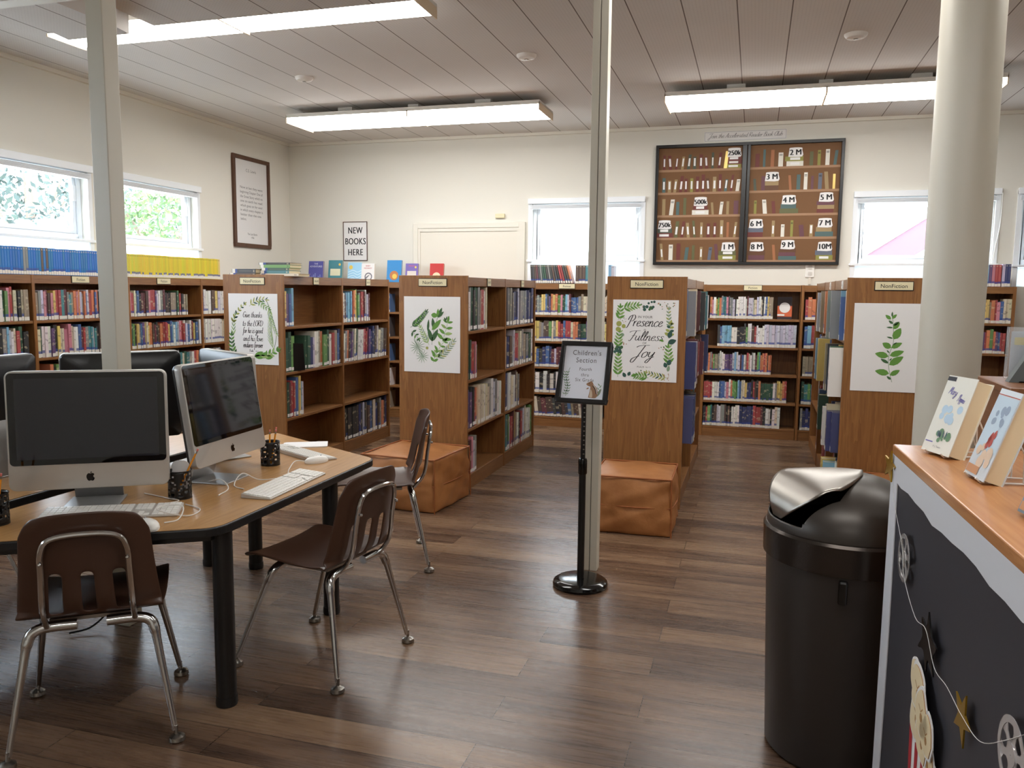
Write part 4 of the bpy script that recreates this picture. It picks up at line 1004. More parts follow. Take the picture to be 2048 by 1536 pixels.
# ------------------------------------------------------------------ leather poufs
def pouf(x, y, w, d, h, rz, label):
    t = empty('leather_pouf', (x, y, 0), rz, label, 'pouf', 'tan leather poufs')
    m = MB(); N = 14
    idx = {}
    rr = random.Random(int(x*100))
    def pt(a, b, c):
        k = (round(a, 4), round(b, 4), round(c, 4))
        if k not in idx:
            bul = lambda p, q: (1-p*p)*(1-q*q)
            X, Y, Z_ = a, b, c
            nx = a + (.09*a*bul(b, c) if abs(a) > .99 else 0); ny = b + (.09*b*bul(a, c) if abs(b) > .99 else 0); nz = c + ((.10 if c > 0 else 0)*c*bul(a, b) if abs(c) > .99 else 0)
            if abs(c) < .06: nx *= .985; ny *= .985      # waist seam pulls in
            nz -= (.05 if c > .99 and max(abs(a), abs(b)) > .9 else 0)*0
            sag = .03*(1-c)/2
            nx *= 1+sag; ny *= 1+sag
            jit = .012
            idx[k] = len(m.v)
            wr = .012*math.sin(a*5+b*3+c*4+x*9)+.010*math.sin(b*8-c*6+a*2)+.012*math.sin(c*9+a*6*b+y*5)
            m.v.append((nx*w/2*(1+wr)+rr.uniform(-jit, jit)*.2, ny*d/2*(1+wr)+rr.uniform(-jit, jit)*.2, h*.5*(1+nz)+(wr*.5*h if -.99 < c else 0)))
        return idx[k]
    g = [-1+2*i/N for i in range(N+1)]
    for i in range(N):
        for j in range(N):
            a0, a1, b0, b1 = g[i], g[i+1], g[j], g[j+1]
            for s in (-1, 1):
                q = [pt(a0, b0, s), pt(a1, b0, s), pt(a1, b1, s), pt(a0, b1, s)]; m.f.append(tuple(q if s > 0 else q[::-1])); m.m.append(0)
                q = [pt(a0, s, b0), pt(a1, s, b0), pt(a1, s, b1), pt(a0, s, b1)]; m.f.append(tuple(q if s < 0 else q[::-1])); m.m.append(0)
                q = [pt(s, a0, b0), pt(s, a1, b0), pt(s, a1, b1), pt(s, a0, b1)]; m.f.append(tuple(q if s > 0 else q[::-1])); m.m.append(0)
    b = m.build('cushion_body', leather_m, t, smooth=True, angle=70)
    s = b.modifiers.new('smooth', 'SUBSURF'); s.levels = 1; s.render_levels = 1
    E = [(-1, -1), (1, -1), (1, 1), (-1, 1), (-1, -1)]
    sv = lambda a, b, c: (a*w/2*(1+.03*(1-c)/2)*1.0, b*d/2*(1+.03*(1-c)/2)*1.0, h*.5*(1+c))
    P = []
    for (a, b_), (c, e) in zip(E, E[1:]):
        for k in range(8): P.append(sv(a+(c-a)*k/8, b_+(e-b_)*k/8, 1))
    P.append(P[0]); MB().tube(P, .005, 6).build('top_seam', seam_m, t, smooth=True)
    for a, b_ in E[:4]: MB().tube([sv(a, b_, -1+2*k/6) for k in range(7)], .0045, 6).build('corner_seam', seam_m, t)
    P = []
    for (a, b_), (c, e) in zip(E, E[1:]):
        for k in range(9):
            aa, bb = a+(c-a)*k/9, b_+(e-b_)*k/9; bu = 1+.09*.985*(1-(aa if abs(bb) > .99 else bb)**2)-.015
            x_, y_, z_ = sv(aa, bb, 0); P.append((x_*(bu if abs(aa) > .99 else 1), y_*(bu if abs(bb) > .99 else 1), z_))
    P.append(P[0]); MB().tube(P, .004, 6).build('waist_seam', seam_m, t, smooth=True)
    return t
pouf(-2.085, 4.86, .52, .52, .335, R(-5), 'tan leather pouf against the end panel with the leaf-circle poster')
pouf(-.635, 4.77, .45, .46, .33, R(1), 'tan leather pouf under the joy poster, behind the central post')
pouf(.82, 4.9, .5, .46, .33, R(0), 'tan leather pouf under the stem poster, mostly behind the bin')

# ------------------------------------------------------------------ sign stand
sg = empty('sign_stand', (-.735, 3.655, 0), 0, 'black pedestal sign stand in front of the central post', 'sign')
MB().lathe([(.125, 0), (.13, .012), (.126, .024), (.112, .034), (.1, .036), (.02, .038)], 48).build('base', blk_gloss, sg, smooth=True)
MB().tube([(0, 0, .036), (0, 0, .56)], .0165, 20).build('lower_pole', blk_metal, sg, smooth=True)
MB().lathe([(.0175, .535), (.021, .54), (.021, .60), (.0175, .61)], 20).build('collar', blk_gloss, sg, smooth=True)
up = MB().tube([(0, 0, .6), (0, 0, .9)], .0115, 16).build('upper_pole', blk_metal, sg, smooth=True)
for i in range(11): MB().box(.002, .009, -.0125, -.0105, .63+i*.0215, .635+i*.0215).build('height_hole', steel, up)
fr = MB(); hw, hh, b = .118, .145, .021
for x0, x1, z0, z1 in ((-hw, hw, -hh, -hh+b), (-hw, hw, hh-b, hh), (-hw, -hw+b, -hh+b, hh-b), (hw-b, hw, -hh+b, hh-b)): fr.box(x0, x1, -.014, .008, z0, z1)
FL, FRt = (.005, -.03, 1.012), (R(-19), 0, R(-3))
f_ = fr.build('frame', blk_metal, sg, FL, FRt, bevel=.004)
MB().box(-.02, .02, .008, .04, -.03, .03).build('bracket', blk_metal, f_)
sh = MB().box(-hw+b, hw-b, -.004, .0, -hh+b, hh-b).build('insert_sheet', mat('sheet_white', (226, 228, 236), .5), f_)
m = MB()
for s, z, fs in (("Children's", .081, .033), ('Section', .046, .033), ('Fourth', .008, .022), ('thru', -.018, .022), ('Six Grade', -.042, .022)): text(m, s, .006, z, fs, .0046, 0, .86, .06)
m.build('lettering', ink_grey, sh)
m = MB()
for s in (-1, 1):
    for k in range(9):
        z = -.105+k*.0125; x = -.077+.007*math.sin(k*.7)
        for sd in (-1, 1): m.leaf(x+s*.006, z, .012, .004, R(90+sd*42), .0045, (k+s) % 2*3)
m.ribbon(smooth_path([(-.076, -.112), (-.07, -.07), (-.08, -.03), (-.068, .02)], 6), .0016, .0045, 0)
for k in range(6): m.leaf(.074+.001*k, -.105+.009*k, .016, .005, R(60+(k % 2)*70), .0045, 3)
m.build('fern_drawing', [greens[0], greens[1], greens[2], greens[3]], sh)
m = MB()
m.poly(smooth_path([(.03, -.115), (.064, -.116), (.072, -.095), (.066, -.07), (.05, -.055), (.046, -.046), (.036, -.042), (.024, -.046), (.016, -.054), (.026, -.062), (.036, -.066), (.034, -.09), (.03, -.115)], 4)[:-1], .0048, 0)
m.poly(smooth_path([(.034, -.112), (.048, -.113), (.046, -.09), (.038, -.078), (.034, -.112)], 4)[:-1], .0050, 1)
m.ribbon(smooth_path([(.046, -.06), (.058, -.075), (.066, -.098)], 5), .003, .0051, 2); m.ribbon(smooth_path([(.05, -.058), (.062, -.073), (.07, -.098)], 5), .0022, .0052, 3)
m.leaf(.03, -.07, -.014, .006, .5, .0051, 0); m.disc(.029, -.05, .0018, .0053, 2); m.disc(.038, -.043, .004, .0049, 0); m.leaf(.066, -.112, .045, .014, R(62), .0047, 4)
m.build('chipmunk_drawing', [mat('fur_brown', (150, 112, 84), .7), mat('fur_cream', (206, 184, 158), .7), ink, white_paper, mat('fur_tail', (132, 140, 120), .7)], sh)

# ------------------------------------------------------------------ posters on the end panels
def poster(xc, zc_, label, w=.41, h=.515, rz=0.0):
    t = empty('poster', (xc, 5.168, zc_), 0, label, 'poster', 'botanical posters on the end panels'); t.rotation_euler = (0, rz, 0)
    MB().box(-w/2, w/2, -.0015, 0, -h/2, h/2).build('sheet', white_paper, t)
    return t
GM = greens + [berry]
def sprig(m, p0, p1, bend, n, ln, wd, mi, off=.002, both=True, spread=45, stem=True, taper=.4):
    (x0, y0), (x1, y1) = p0, p1; mx, my = (x0+x1)/2-(y1-y0)*bend, (y0+y1)/2+(x1-x0)*bend
    q = lambda s: ((1-s)**2*x0+2*s*(1-s)*mx+s*s*x1, (1-s)**2*y0+2*s*(1-s)*my+s*s*y1)
    if stem: m.ribbon([q(i/10) for i in range(11)], .0022, off, 0 if mi in (0, 5) else mi)
    for i in range(n):
        s = .12+.86*i/max(1, n-1); a = q(s); b = q(min(1, s+.02)); c = q(s-.02); an = math.atan2(b[1]-c[1], b[0]-c[0]); k = 1-taper*s
        for sd in ((1, -1) if both else ((1,) if i % 2 else (-1,))): m.leaf(a[0], a[1], ln*k, wd*k, an+sd*R(spread), off+.0002*(i % 3), mi if (i+sd) % 3 else (mi+1 if mi < 5 else 1))
    m.leaf(*q(1), ln*.7, wd*.7, math.atan2(y1-my, x1-mx), off, mi)
# thanks poster
p = poster(-3.5, 1.08, 'poster reading Give thanks inside a green wreath')
m = MB()
for s, z, f in (('Give thanks', .085, .162), ('to the LORD', .022, .17), ('for he is good', -.029, .166), ('and his love', -.087, .166), ('endures forever', -.134, .166)): script(m, s, -.006, z, .021, .0022, 0, .15, .15, fit=f)
script(m, 'Psalm', -.02, -.166, .008, .0022, 1, .1, .2, .9)
text(m, '136:1', .025, -.166, .014, .0022, 1)
m.build('lettering', [ink, ink_grey], p)
m = MB()
sprig(m, (-.16, -.21), (-.185, -.05), .12, 6, .05, .02, 0); sprig(m, (-.165, -.06), (-.15, .10), .1, 6, .045, .009, 2, spread=28); sprig(m, (-.18, .03), (-.07, .18), .14, 6, .036, .016, 4)
sprig(m, (-.03, .165), (.11, .215), .25, 6, .045, .012, 4); sprig(m, (.05, .215), (.13, .15), -.2, 5, .04, .011, 1); sprig(m, (.135, .18), (.19, -.02), -.12, 9, .06, .008, 2, spread=22)
sprig(m, (.17, -.16), (.14, .05), .1, 8, .09, .006, 2, spread=16); m.ribbon(smooth_path([(.12, .2), (.16, .09), (.19, -.02), (.175, -.12), (.14, -.19)], 6), .004, .0021, 0)
sprig(m, (-.01, -.2), (.11, -.19), .05, 3, .085, .034, 1, spread=16); sprig(m, (.08, -.215), (.19, -.15), .05, 4, .06, .024, 1, spread=38); sprig(m, (.02, -.235), (-.08, -.23), .1, 3, .06, .024, 2)
m.build('wreath_drawing', GM, p)
# leaf circle
p = poster(-2.101, 1.075, 'poster with leaves arranged in a circle')
m = MB()
sprig(m, (-.158, .045), (-.045, .15), -.08, 10, .045, .013, 0, spread=35); m.leaf(-.005, .135, .05, .034, R(-8), .0022, 1)
sprig(m, (.0, -.07), (.045, .12), .1, 3, .1, .034, 0, spread=22); m.leaf(-.03, .02, .085, .018, R(85), .0022, 0); m.leaf(.0, .03, .1, .034, R(48), .0024, 1)
sprig(m, (.075, -.045), (.115, .085), -.05, 4, .066, .026, 1, spread=68); sprig(m, (.02, -.16), (.09, -.045), .1, 4, .052, .021, 1, spread=60)
sprig(m, (-.02, -.07), (-.082, .045), .05, 7, .045, .011, 2, spread=36); sprig(m, (-.15, .02), (-.1, -.03), .1, 3, .035, .016, 0, spread=60)
for a in range(0, 360, 24): m.leaf(-.105, -.085, .06, .0045, R(a), .0021, 3)
for a in range(10, 350, 28): m.leaf(-.07, -.15, .05, .0045, R(a), .0021, 3)
m.ribbon(smooth_path([(-.13, -.03), (-.1, -.09), (-.06, -.16)], 5), .003, .002, 0)
sprig(m, (.03, -.165), (.155, -.045), -.12, 9, .05, .011, 3, spread=40); m.disc(-.035, -.092, .01, .0021, 4); sprig(m, (.01, -.19), (.03, -.12), .0, 3, .04, .02, 1, spread=50)
m.leaf(.09, .12, .04, .012, R(-70), .0022, 0); m.leaf(.1, .095, .035, .01, R(70), .0022, 0)
m.build('leaf_drawing', GM, p)
# joy poster
p = poster(-.658, 1.072, 'poster reading Presence, Fullness and Joy in a leafy border')
m = MB()
text(m, 'IN YOUR', .0, .143, .021, .0022, 0, 1, .05); script(m, 'Presence', -.005, .091, .033, .0022, 0, .3, .14, fit=.22); text(m, 'IS', 0, .062, .019, .0022, 0, 1, .05)
script(m, 'Fullness', .005, .002, .029, .0022, 0, .3, .14, fit=.215); text(m, 'OF', 0, -.021, .019, .0022, 0, 1, .05); script(m, 'Joy', -.01, -.105, .036, .0022, 0, .4, .14, fit=.13); text(m, 'PSALM 16:11', 0, -.171, .014, .0022, 1, 1, .08)
m.build('lettering', [ink, ink_grey], p)
m = MB(); rr = random.Random(5)
def buds(cx, cz, n, r=.008, s=.03, mi=5):
    for _ in range(n): m.disc(cx+rr.uniform(-s, s), cz+rr.uniform(-s*.8, s*.8), r*rr.uniform(.7, 1.1), .0021+rr.uniform(0, .0004), mi if rr.random() < .7 else 0)
sprig(m, (-.17, .13), (-.158, .205), -.1, 4, .045, .017, 1); sprig(m, (-.145, .2), (-.055, .222), .05, 5, .05, .015, 1); buds(-.03, .225, 3, .003, .015, 6); buds(.02, .225, 10, .010, .035, 5); buds(.1, .225, 8, .004, .03, 6); buds(.155, .22, 8, .004, .025, 6)
sprig(m, (.16, .08), (.145, .2), .08, 6, .03, .012, 3); sprig(m, (.15, .03), (.16, .11), .0, 4, .034, .022, 4, spread=70); m.leaf(.15, .02, .05, .03, R(75), .0023, 5); m.leaf(.145, -.01, .055, .034, R(20), .0023, 5); m.leaf(.12, .0, .03, .014, R(160), .0023, 1)
sprig(m, (.155, -.15), (.15, -.04), .0, 5, .05, .017, 1); m.leaf(.15, -.15, .04, .03, R(70), .0024, 5); m.leaf(.14, -.165, .035, .026, R(110), .0024, 5); m.leaf(.15, -.19, .04, .02, R(80), .0024, 3); buds(.11, -.045, 6, .004, .02, 6)
sprig(m, (.15, -.23), (.02, -.2), .06, 7, .035, .011, 4); buds(.145, -.225, 9, .0035, .025, 6); sprig(m, (.03, -.235), (-.05, -.225), -.1, 5, .045, .014, 1); m.leaf(-.1, -.225, .03, .022, R(60), .0023, 5); m.leaf(-.115, -.235, .034, .024, R(120), .0023, 5); m.leaf(-.08, -.222, .05, .015, R(10), .0023, 1); buds(-.02, -.2, 4, .004, .015, 6)
sprig(m, (-.165, -.235), (-.165, -.1), .0, 6, .048, .017, 1); buds(-.165, -.06, 14, .0105, .022, 5); sprig(m, (-.165, -.05), (-.16, .05), .05, 5, .045, .016, 1); buds(-.13, -.02, 5, .004, .018, 6); m.disc(-.165, .105, .017, .0022, 4); m.disc(-.17, .07, .015, .0023, 4); m.disc(-.135, .09, .013, .0023, 4); m.disc(-.14, .035, .01, .0022, 3); buds(-.14, .13, 8, .003, .02, 6)
m.build('border_drawing', GM, p)
# stem poster
p = poster(.765, 1.07, 'poster with one upright leafy stem, half behind the column')
m = MB()
m.ribbon(smooth_path([(.02, -.20), (.0, -.12), (-.005, -.05), (.015, .03), (.012, .1), (.005, .16), (.0, .19)], 6), .003, .002, 3)
for x, z, ln, wd, a, mi in ((-.005, .165, .04, .02, 140, 1), (.0, .17, .035, .018, 45, 1), (0, .18, .03, .01, 90, 0), (.006, .14, .03, .014, 140, 0), (.008, .13, .04, .016, 35, 0), (.01, .11, .05, .026, 48, 1), (.008, .118, .035, .01, 178, 0), (.015, .05, .075, .044, 62, 1), (.012, .055, .035, .01, 165, 0),
                            (.005, .0, .055, .035, 150, 1), (.005, .0, .065, .03, 28, 1), (.014, .02, .025, .008, 30, 0), (-.006, -.05, .075, .038, 168, 1), (.0, -.045, .08, .036, 20, 1), (-.003, -.03, .022, .008, 130, 0), (.0, -.1, .09, .042, 35, 1), (-.004, -.09, .05, .018, 150, 0), (.0, -.075, .02, .008, 50, 0), (.003, -.15, .078, .038, 170, 1), (.008, -.16, .06, .03, 32, 1), (.014, -.185, .03, .014, 140, 0)):
    m.leaf(x, z, ln, wd, R(a), .0022, mi)
m.build('stem_drawing', GM, p)

# ------------------------------------------------------------------ things on the walls
pf = empty('framed_quote', (XL, 7.575, 2.263), PI/2, 'tall wooden framed typed quote on the left wall by the corner', 'picture')
m = MB(); w, h, b = .325, .465, .04
for x0, x1, z0, z1 in ((-w, w, -h, -h+b), (-w, w, h-b, h), (-w, -w+b, -h+b, h-b), (w-b, w, -h+b, h-b)): m.box(x0, x1, -.025, 0, z0, z1)
m.build('frame', frame_wood, pf, bevel=.003)
q = MB().box(-w+b, w-b, -.008, 0, -h+b, h-b).build('sheet', mat('sheet_grey_white', (222, 221, 220), .6), pf)
m = MB()
text(m, 'C.S. Lewis', 0, .31, .042, .0085, 0, .9, .06)
for i, s in enumerate(('Now at last they were', 'beginning Chapter One of', 'the Great Story which no', 'one on earth has read:', 'which goes on for ever:', 'in which every chapter is', 'better than the one', 'before.')):
    n = sum(glyph(c)[2] for c in s)*.037; text(m, s, -.2, .135-i*.046, .037, .0085, 0, min(1.25, .4/n) if i < 7 else .95, 0, 'l')
text(m, 'The Last Battle', 0, -.335, .03, .0085, 0, .95); text(m, '1956', 0, -.37, .028, .0085, 0)
m.build('lettering', ink_grey, q)

nb = empty('wall_sign', (-4.297, YB, 1.906), 0, 'white sign reading NEW BOOKS HERE on the back wall', 'sign')
m = MB(); w, h, b = .148, .215, .007
for x0, x1, z0, z1 in ((-w, w, -h, -h+b), (-w, w, h-b, h), (-w, -w+b, -h+b, h-b), (w-b, w, -h+b, h-b)): m.box(x0, x1, -.01, 0, z0, z1)
m.build('frame', frame_wood, nb)
q = MB().box(-w+b, w-b, -.004, 0, -h+b, h-b).build('sheet', white_paper, nb)
m = MB()
for s, z, k in (('NEW', .085, .9), ('BOOKS', -.035, .92), ('HERE', -.155, .92)): text(m, s, .0, z, .1, .0046, 0, k*.82, .035 if s != 'BOOKS' else .015, bold=.004)
m.build('lettering', ink, q)

bn = empty('banner', (-.16, YB, 2.877), 0, 'narrow white banner inviting to the book club, above the bulletin board', 'banner')
q = MB().box(-.38, .38, -.003, 0, -.045, .045).build('sheet', white_paper, bn)
m = MB()
for x0, x1, z0, z1 in ((-.375, .375, .039, .041), (-.375, .375, -.041, -.039), (-.375, -.373, -.04, .04), (.373, .375, -.04, .04)): m.box(x0, x1, -.0036, -.003, z0, z1)
m.build('border_line', ink_grey, q)
m = MB(); script(m, 'Join the Accelerated Reader Book Club', 0, -.014, .02, .0036, 0, .3, .15, fit=.68); m.build('lettering', ink_grey, q)

bb = empty('bulletin_board', (-.129, YB, 2.229), 0, 'black-framed double bulletin board covered with paper bookshelves', 'bulletin board')
HW, HH = .867, .58
m = MB(); b = .028
for x0, x1, z0, z1 in ((-HW, HW, -HH, -HH+b), (-HW, HW, HH-b, HH), (-HW, -HW+b, -HH+b, HH-b), (HW-b, HW, -HH+b, HH-b), (-.045, -.003, -HH+b, HH-b), (.003, .03, -HH+b, HH-b)): m.box(x0, x1, -.045, 0, z0, z1)
m.build('frame', blk_metal, bb, bevel=.003)
MB().box(-HW+b, HW-b, -.006, 0, -HH+b, HH-b).build('backing', mat('board_brown', (116, 80, 46), .7), bb)
PANE = ((-HW+b, -.045), (.03, HW-b)); zr = [.335-.2195*k for k in range(5)]
strip = mat('board_shelf_tan', (162, 126, 96), .7)
foil = mat('gold_foil', (190, 164, 96), .35, .6)
BC = {k: mat('paper_'+k, c, .6) for k, c in dict(r=(108, 50, 44), g=(98, 98, 62), t=(78, 102, 100), y=(142, 138, 66), w=(222, 218, 206), o=(162, 104, 66), b=(98, 104, 118), p=(104, 64, 72), n=(98, 64, 40), c=(156, 132, 92), G=(76, 84, 70)).items()}
BC['f'] = foil
rr = random.Random(3)
rows = ((('r', 'r', 'r', 'c', 'G', 'G', 'r', 'r', 'G', 'r', 'f', 'r', 'w'), ('t', 'c', 'c', 'r', 'r', 'y', 'r', 'r', 'n', 'c', 'r', 't', 'r', 'w'), ('c', 'w', 't', 'g', ' ', ' ', 'G', 'c', 'w', 'c', 'p'), (' ', 'w', 'g', 'r', 'c', 'g', 'c', 'r', 'r', 'c', 'o', 'c'), ('c', 'w', 'r', 't', 'g', 'c', 'b', 'p', 'p', 'c')),
        (('r', 't', 'o', 'w', 'b', ' ', ' ', 'g', 'y', 'w', 't'), ('G', 'p', 'f', ' ', ' ', 'o', 't', 'w', 'p', 'b', 'c', 'f'), ('y', 'w', 'r', 't', 'o', ' ', ' ', 'o', 'c'), (' ', ' ', 'c', 'w', 'y', 'p', 'c', 'f', ' '), (' ', ' ', 'o', 'f', ' ', ' ', 'b', 'p')))
LAB = ((('250k', .9, 0), ('500k', .52, 2), ('750k', .09, 3), ('1 M', .87, 4)), (('2 M', .5, 0), ('3 M', .25, 1), ('4 M', .45, 2), ('5 M', .86, 2), ('6 M', .09, 3), ('7 M', .86, 3), ('8 M', .11, 4), ('9 M', .46, 4), ('10M', .87, 4)))
for pi, (xa, xb) in enumerate(PANE):
    W_ = xb-xa
    for k, z in enumerate(zr):
        MB().box(xa, xb, -.0075, -.006, z-.011, z+.011).build('shelf_strip', strip, bb)
        taken = [(f-.1, f+.1) for s, f, r_ in LAB[pi] if r_ == k]
        seq = rows[pi][k]; n = len(seq); lim = 1.0
        for i, ch in enumerate(seq):
            f = .03+.95*(i+.3)/n
            if ch == ' ' or any(a < f < b_ for a, b_ in taken): continue
            wd = rr.uniform(.022, .034)*(1.3 if ch in 'wrp' and n < 12 else 1); hh = rr.uniform(.11, .165); x = xa+f*W_; tl = rr.choice((0, 0, 0, .1, -.1))
            m = MB(); z0 = z+.011
            m.poly([(x, z0), (x+wd, z0), (x+wd+tl*hh, z0+hh), (x+tl*hh, z0+hh)], .0085+.0003*(i % 3), 0)
            if pi == 0 and k in (0, 1, 3) and ch not in 'wfo' or ch == 'c' and k > 2:
                m.poly([(x+wd*.22+tl*.03, z0+.03), (x+wd*.78+tl*.03, z0+.03), (x+wd*.78+tl*.1, z0+.105), (x+wd*.22+tl*.1, z0+.105)], .0094, 1)
            elif ch in 'wby':
                for zz in (.78, .85): m.poly([(x+wd*.15+tl*hh*zz, z0+hh*zz), (x+wd*.85+tl*hh*zz, z0+hh*zz), (x+wd*.85+tl*hh*zz, z0+hh*(zz+.03)), (x+wd*.15+tl*hh*zz, z0+hh*(zz+.03))], .0094, 2)
            m.build('paper_spine', [BC[ch], white_paper, ink], bb)
    for s, f, k in LAB[pi]:
        x = xa+f*W_; z0 = zr[k]+.011; zt = z0
        cols = {'250k': 'yrr', '500k': 'wr', '750k': 'rG', '1 M': 'yg', '2 M': 'wy', '3 M': 'nc', '4 M': 'gt', '5 M': 'rcp', '6 M': 'rb', '7 M': 'tc', '8 M': 'pn', '9 M': 'tpn', '10M': 'yb'}[s]
        for j, ch in enumerate(cols):
            hb = .036 if len(cols) > 2 else .045; wb = rr.uniform(.068, .085); dx = rr.uniform(-.008, .008)
            x_ = min(x, xb-wb-.004); m = MB(); m.poly([(x_-wb+dx, zt), (x_+wb+dx, zt), (x_+wb+dx, zt+hb), (x_-wb+dx, zt+hb)], .0086, 0)
            if s.endswith('k') or s in ('1 M', '2 M', '10M') and ch != 'b': m.poly([(x_-wb*.55, zt+hb*.25), (x_+wb*.55, zt+hb*.25), (x_+wb*.55, zt+hb*.75), (x_-wb*.55, zt+hb*.75)], .0094, 1)
            m.build('paper_stack_book', [BC[ch], white_paper], bb); zt += hb
        m = MB(); m.slab(smooth_path([(x-.062, zt-.004), (x+.062, zt-.004), (x+.06, zt+.055), (x+.052, zt+.078), (x-.045, zt+.078), (x-.055, zt+.058), (x-.062, zt-.004)], 3)[:-1], -.0125, -.0095)
        c_ = m.build('number_card', white_paper, bb)
        m = MB(); text(m, s, x, zt+.012, .072 if len(s) < 4 else .064, .0131, 0, .95, .0, bold=.006, rot=.03); m.build('lettering', ink, c_)

# ------------------------------------------------------------------ swing-top bin
bin_m = mat('bin_paint', (58, 52, 48), 0.38, 0.35); bin_c = mat('bin_collar', (62, 55, 50), 0.26, 0.7); bin_d = mat('bin_lid', (64, 58, 52), 0.36, 0.35)
tb = empty('swing_bin', (.29, 2.55, 0), math.atan2(-.40, -.92), 'tall dark swing-top bin with silver flap beside the counter', 'bin')
MB().lathe([(.195, 0), (.205, .012), (.226, .61), (.226, .64)], 64).build('body', bin_m, tb, smooth=True)
MB().lathe([(.22, .604), (.235, .608), (.237, .69), (.231, .698), (.22, .7)], 64).build('collar', bin_c, tb, smooth=True)
def prof_w(s):
    t = (s+.04)/.262
    return .142*min(1, (t/.55)**.7)*(max(0, 1-((t-.6)/.4)**3.2)**.5 if t > .6 else 1)
def flap_z(s): return .712+.152*math.sqrt(max(0.0, 1-(max(0, s)/.222)**2.6)) - (.25*s*s if s < 0 else 0)
m = MB(); n, k = 300, 64
ring = [(.228*math.cos(PI/2*i/k), .697+.158*math.sin(PI/2*i/k)) for i in range(k+1)]
for r_, z in ring: m.v += [(max(r_, .001)*math.cos(2*PI*j/n), max(r_, .001)*math.sin(2*PI*j/n), z) for j in range(n)]
def hole_w(s_, z): return -1 if s_ < .03 or z < .724 else (.95*prof_w(s_) if s_ < .1 else .95*prof_w(.1)+(.108-.95*prof_w(.1))*min(1, (s_-.1)/.1))
def dome_z(s_, w_): return .697+.158*math.sqrt(max(0, 1-(s_*s_+w_*w_)/.228**2))
inside = [abs(v[1]) < hole_w(v[0], v[2]) for v in m.v]
for i in range(k):
    for j in range(n):
        q = (i*n+j, i*n+(j+1) % n, (i+1)*n+(j+1) % n, (i+1)*n+j)
        if all(inside[p] for p in q): continue
        m.f.append(q); m.m.append(0)
edge_ = {p for q in m.f for p in q if inside[p]}
for p in edge_:
    x_, y_, z_ = m.v[p]; w_ = math.copysign(max(.001, hole_w(x_, z_)), y_)
    if abs(w_-y_) < .012 and z_ > .738: m.v[p] = (x_, w_, dome_z(x_, w_))
d_ = m.build('dome_lid', bin_d, tb, smooth=True); s = d_.modifiers.new('thickness', 'SOLIDIFY'); s.thickness = .006; s.offset = -1
MB().lathe([(.205, .69), (.205, .7)], 48).build('opening_dark_disc', mat('opening_dark', (10, 10, 10), .8), tb)  # black disc: the darkness of the opening under the flap, put in as colour
m = MB(); K, J = 34, 20
ss = [-.039+.260*i/K for i in range(K+1)]
for s_ in ss:
    w_ = max(.003, prof_w(s_))
    for j in range(J+1):
        q = -1+2*j/J; zf = flap_z(s_); dz = dome_z(s_, w_*q)+.005
        bl = .5+.5*math.cos(PI*min(1, max(0, s_/.16)))
        m.v.append((s_, w_*q, zf-max(0, zf-dz)*q*q*bl))
for i in range(K):
    for j in range(J): m.f.append((i*(J+1)+j, (i+1)*(J+1)+j, (i+1)*(J+1)+j+1, i*(J+1)+j+1)); m.m.append(0)
fl_ = m.build('flap', steel, tb, smooth=True); s = fl_.modifiers.new('thickness', 'SOLIDIFY'); s.thickness = .004
MB().box(-.012, .012, -.245, -.222, .535, .6).build('bag_clip', blk_gloss, tb, rot=(0, 0, R(150)), bevel=.005)

# ------------------------------------------------------------------ counter
CP = (.353, 2.244, 0); CRZ = math.atan2(-.999, .0421)
ct = empty('counter', CP, CRZ, 'wooden counter with black paper front and white border at the right', 'counter')
MB().box(.012, 1.5, .012, .55, 0, .975).build('cabinet_body', tier_wood, ct)
MB().box(0, 1.52, 0, .56, .975, 1.0).build('countertop', wood('counter_top_wood', (172, 114, 68), (198, 138, 88), 0.25, 'x', 0.8, 0.3), ct, bevel=.003)
MB().box(0.02, 1.5, .004, .012, .01, .97).build('black_paper', mat('black_paper', (50, 49, 55), .5), ct)
P = [(0.0, .98), (0, .01), (.075, .01), (.085, .5), (.075, .86), (.073, .915)] + [(.12+.012*i*6.2, .912+(.005*math.sin(i*1.1)+.003*math.sin(i*2.7))) for i in range(19)] + [(1.5, .91), (1.5, .98)]
m = MB(); m.slab([(x, z) for x, z in P if True], .0005, .003)
m.build('white_border', mat('border_paper', (214, 213, 216), .6), ct)
def on_front(u, v, d=0): # point on the counter front in world space
    c, s = math.cos(CRZ), math.sin(CRZ); return (CP[0]+u*c+d*s, CP[1]+u*s-d*c, v)
gl = empty('paper_garland', on_front(.08, .92, .004), CRZ, 'cinema garland of silver reels and a gold star strung on the counter front', 'garland')
gx = lambda u, v: (u-.08, v-.92)
def G(name, mb, mats): return mb.build(name, mats, gl)
sp_ = [gx(*q) for q in ((.075, .955), (.1, .88), (.215, .80), (.26, .735), (.38, .69), (.47, .70), (.55, .655), (.64, .66), (.74, .655), (.84, .665), (.95, .73), (1.05, .8))]
MB().tube([(x, -.006, z) for x, z in smooth_path(sp_, 6)], .0007, 5).build('string', cable_w, gl)
silver = mat('silver_foil', (206, 203, 202), .22, .55); gold = mat('gold_card', (172, 136, 44), .3, .7)
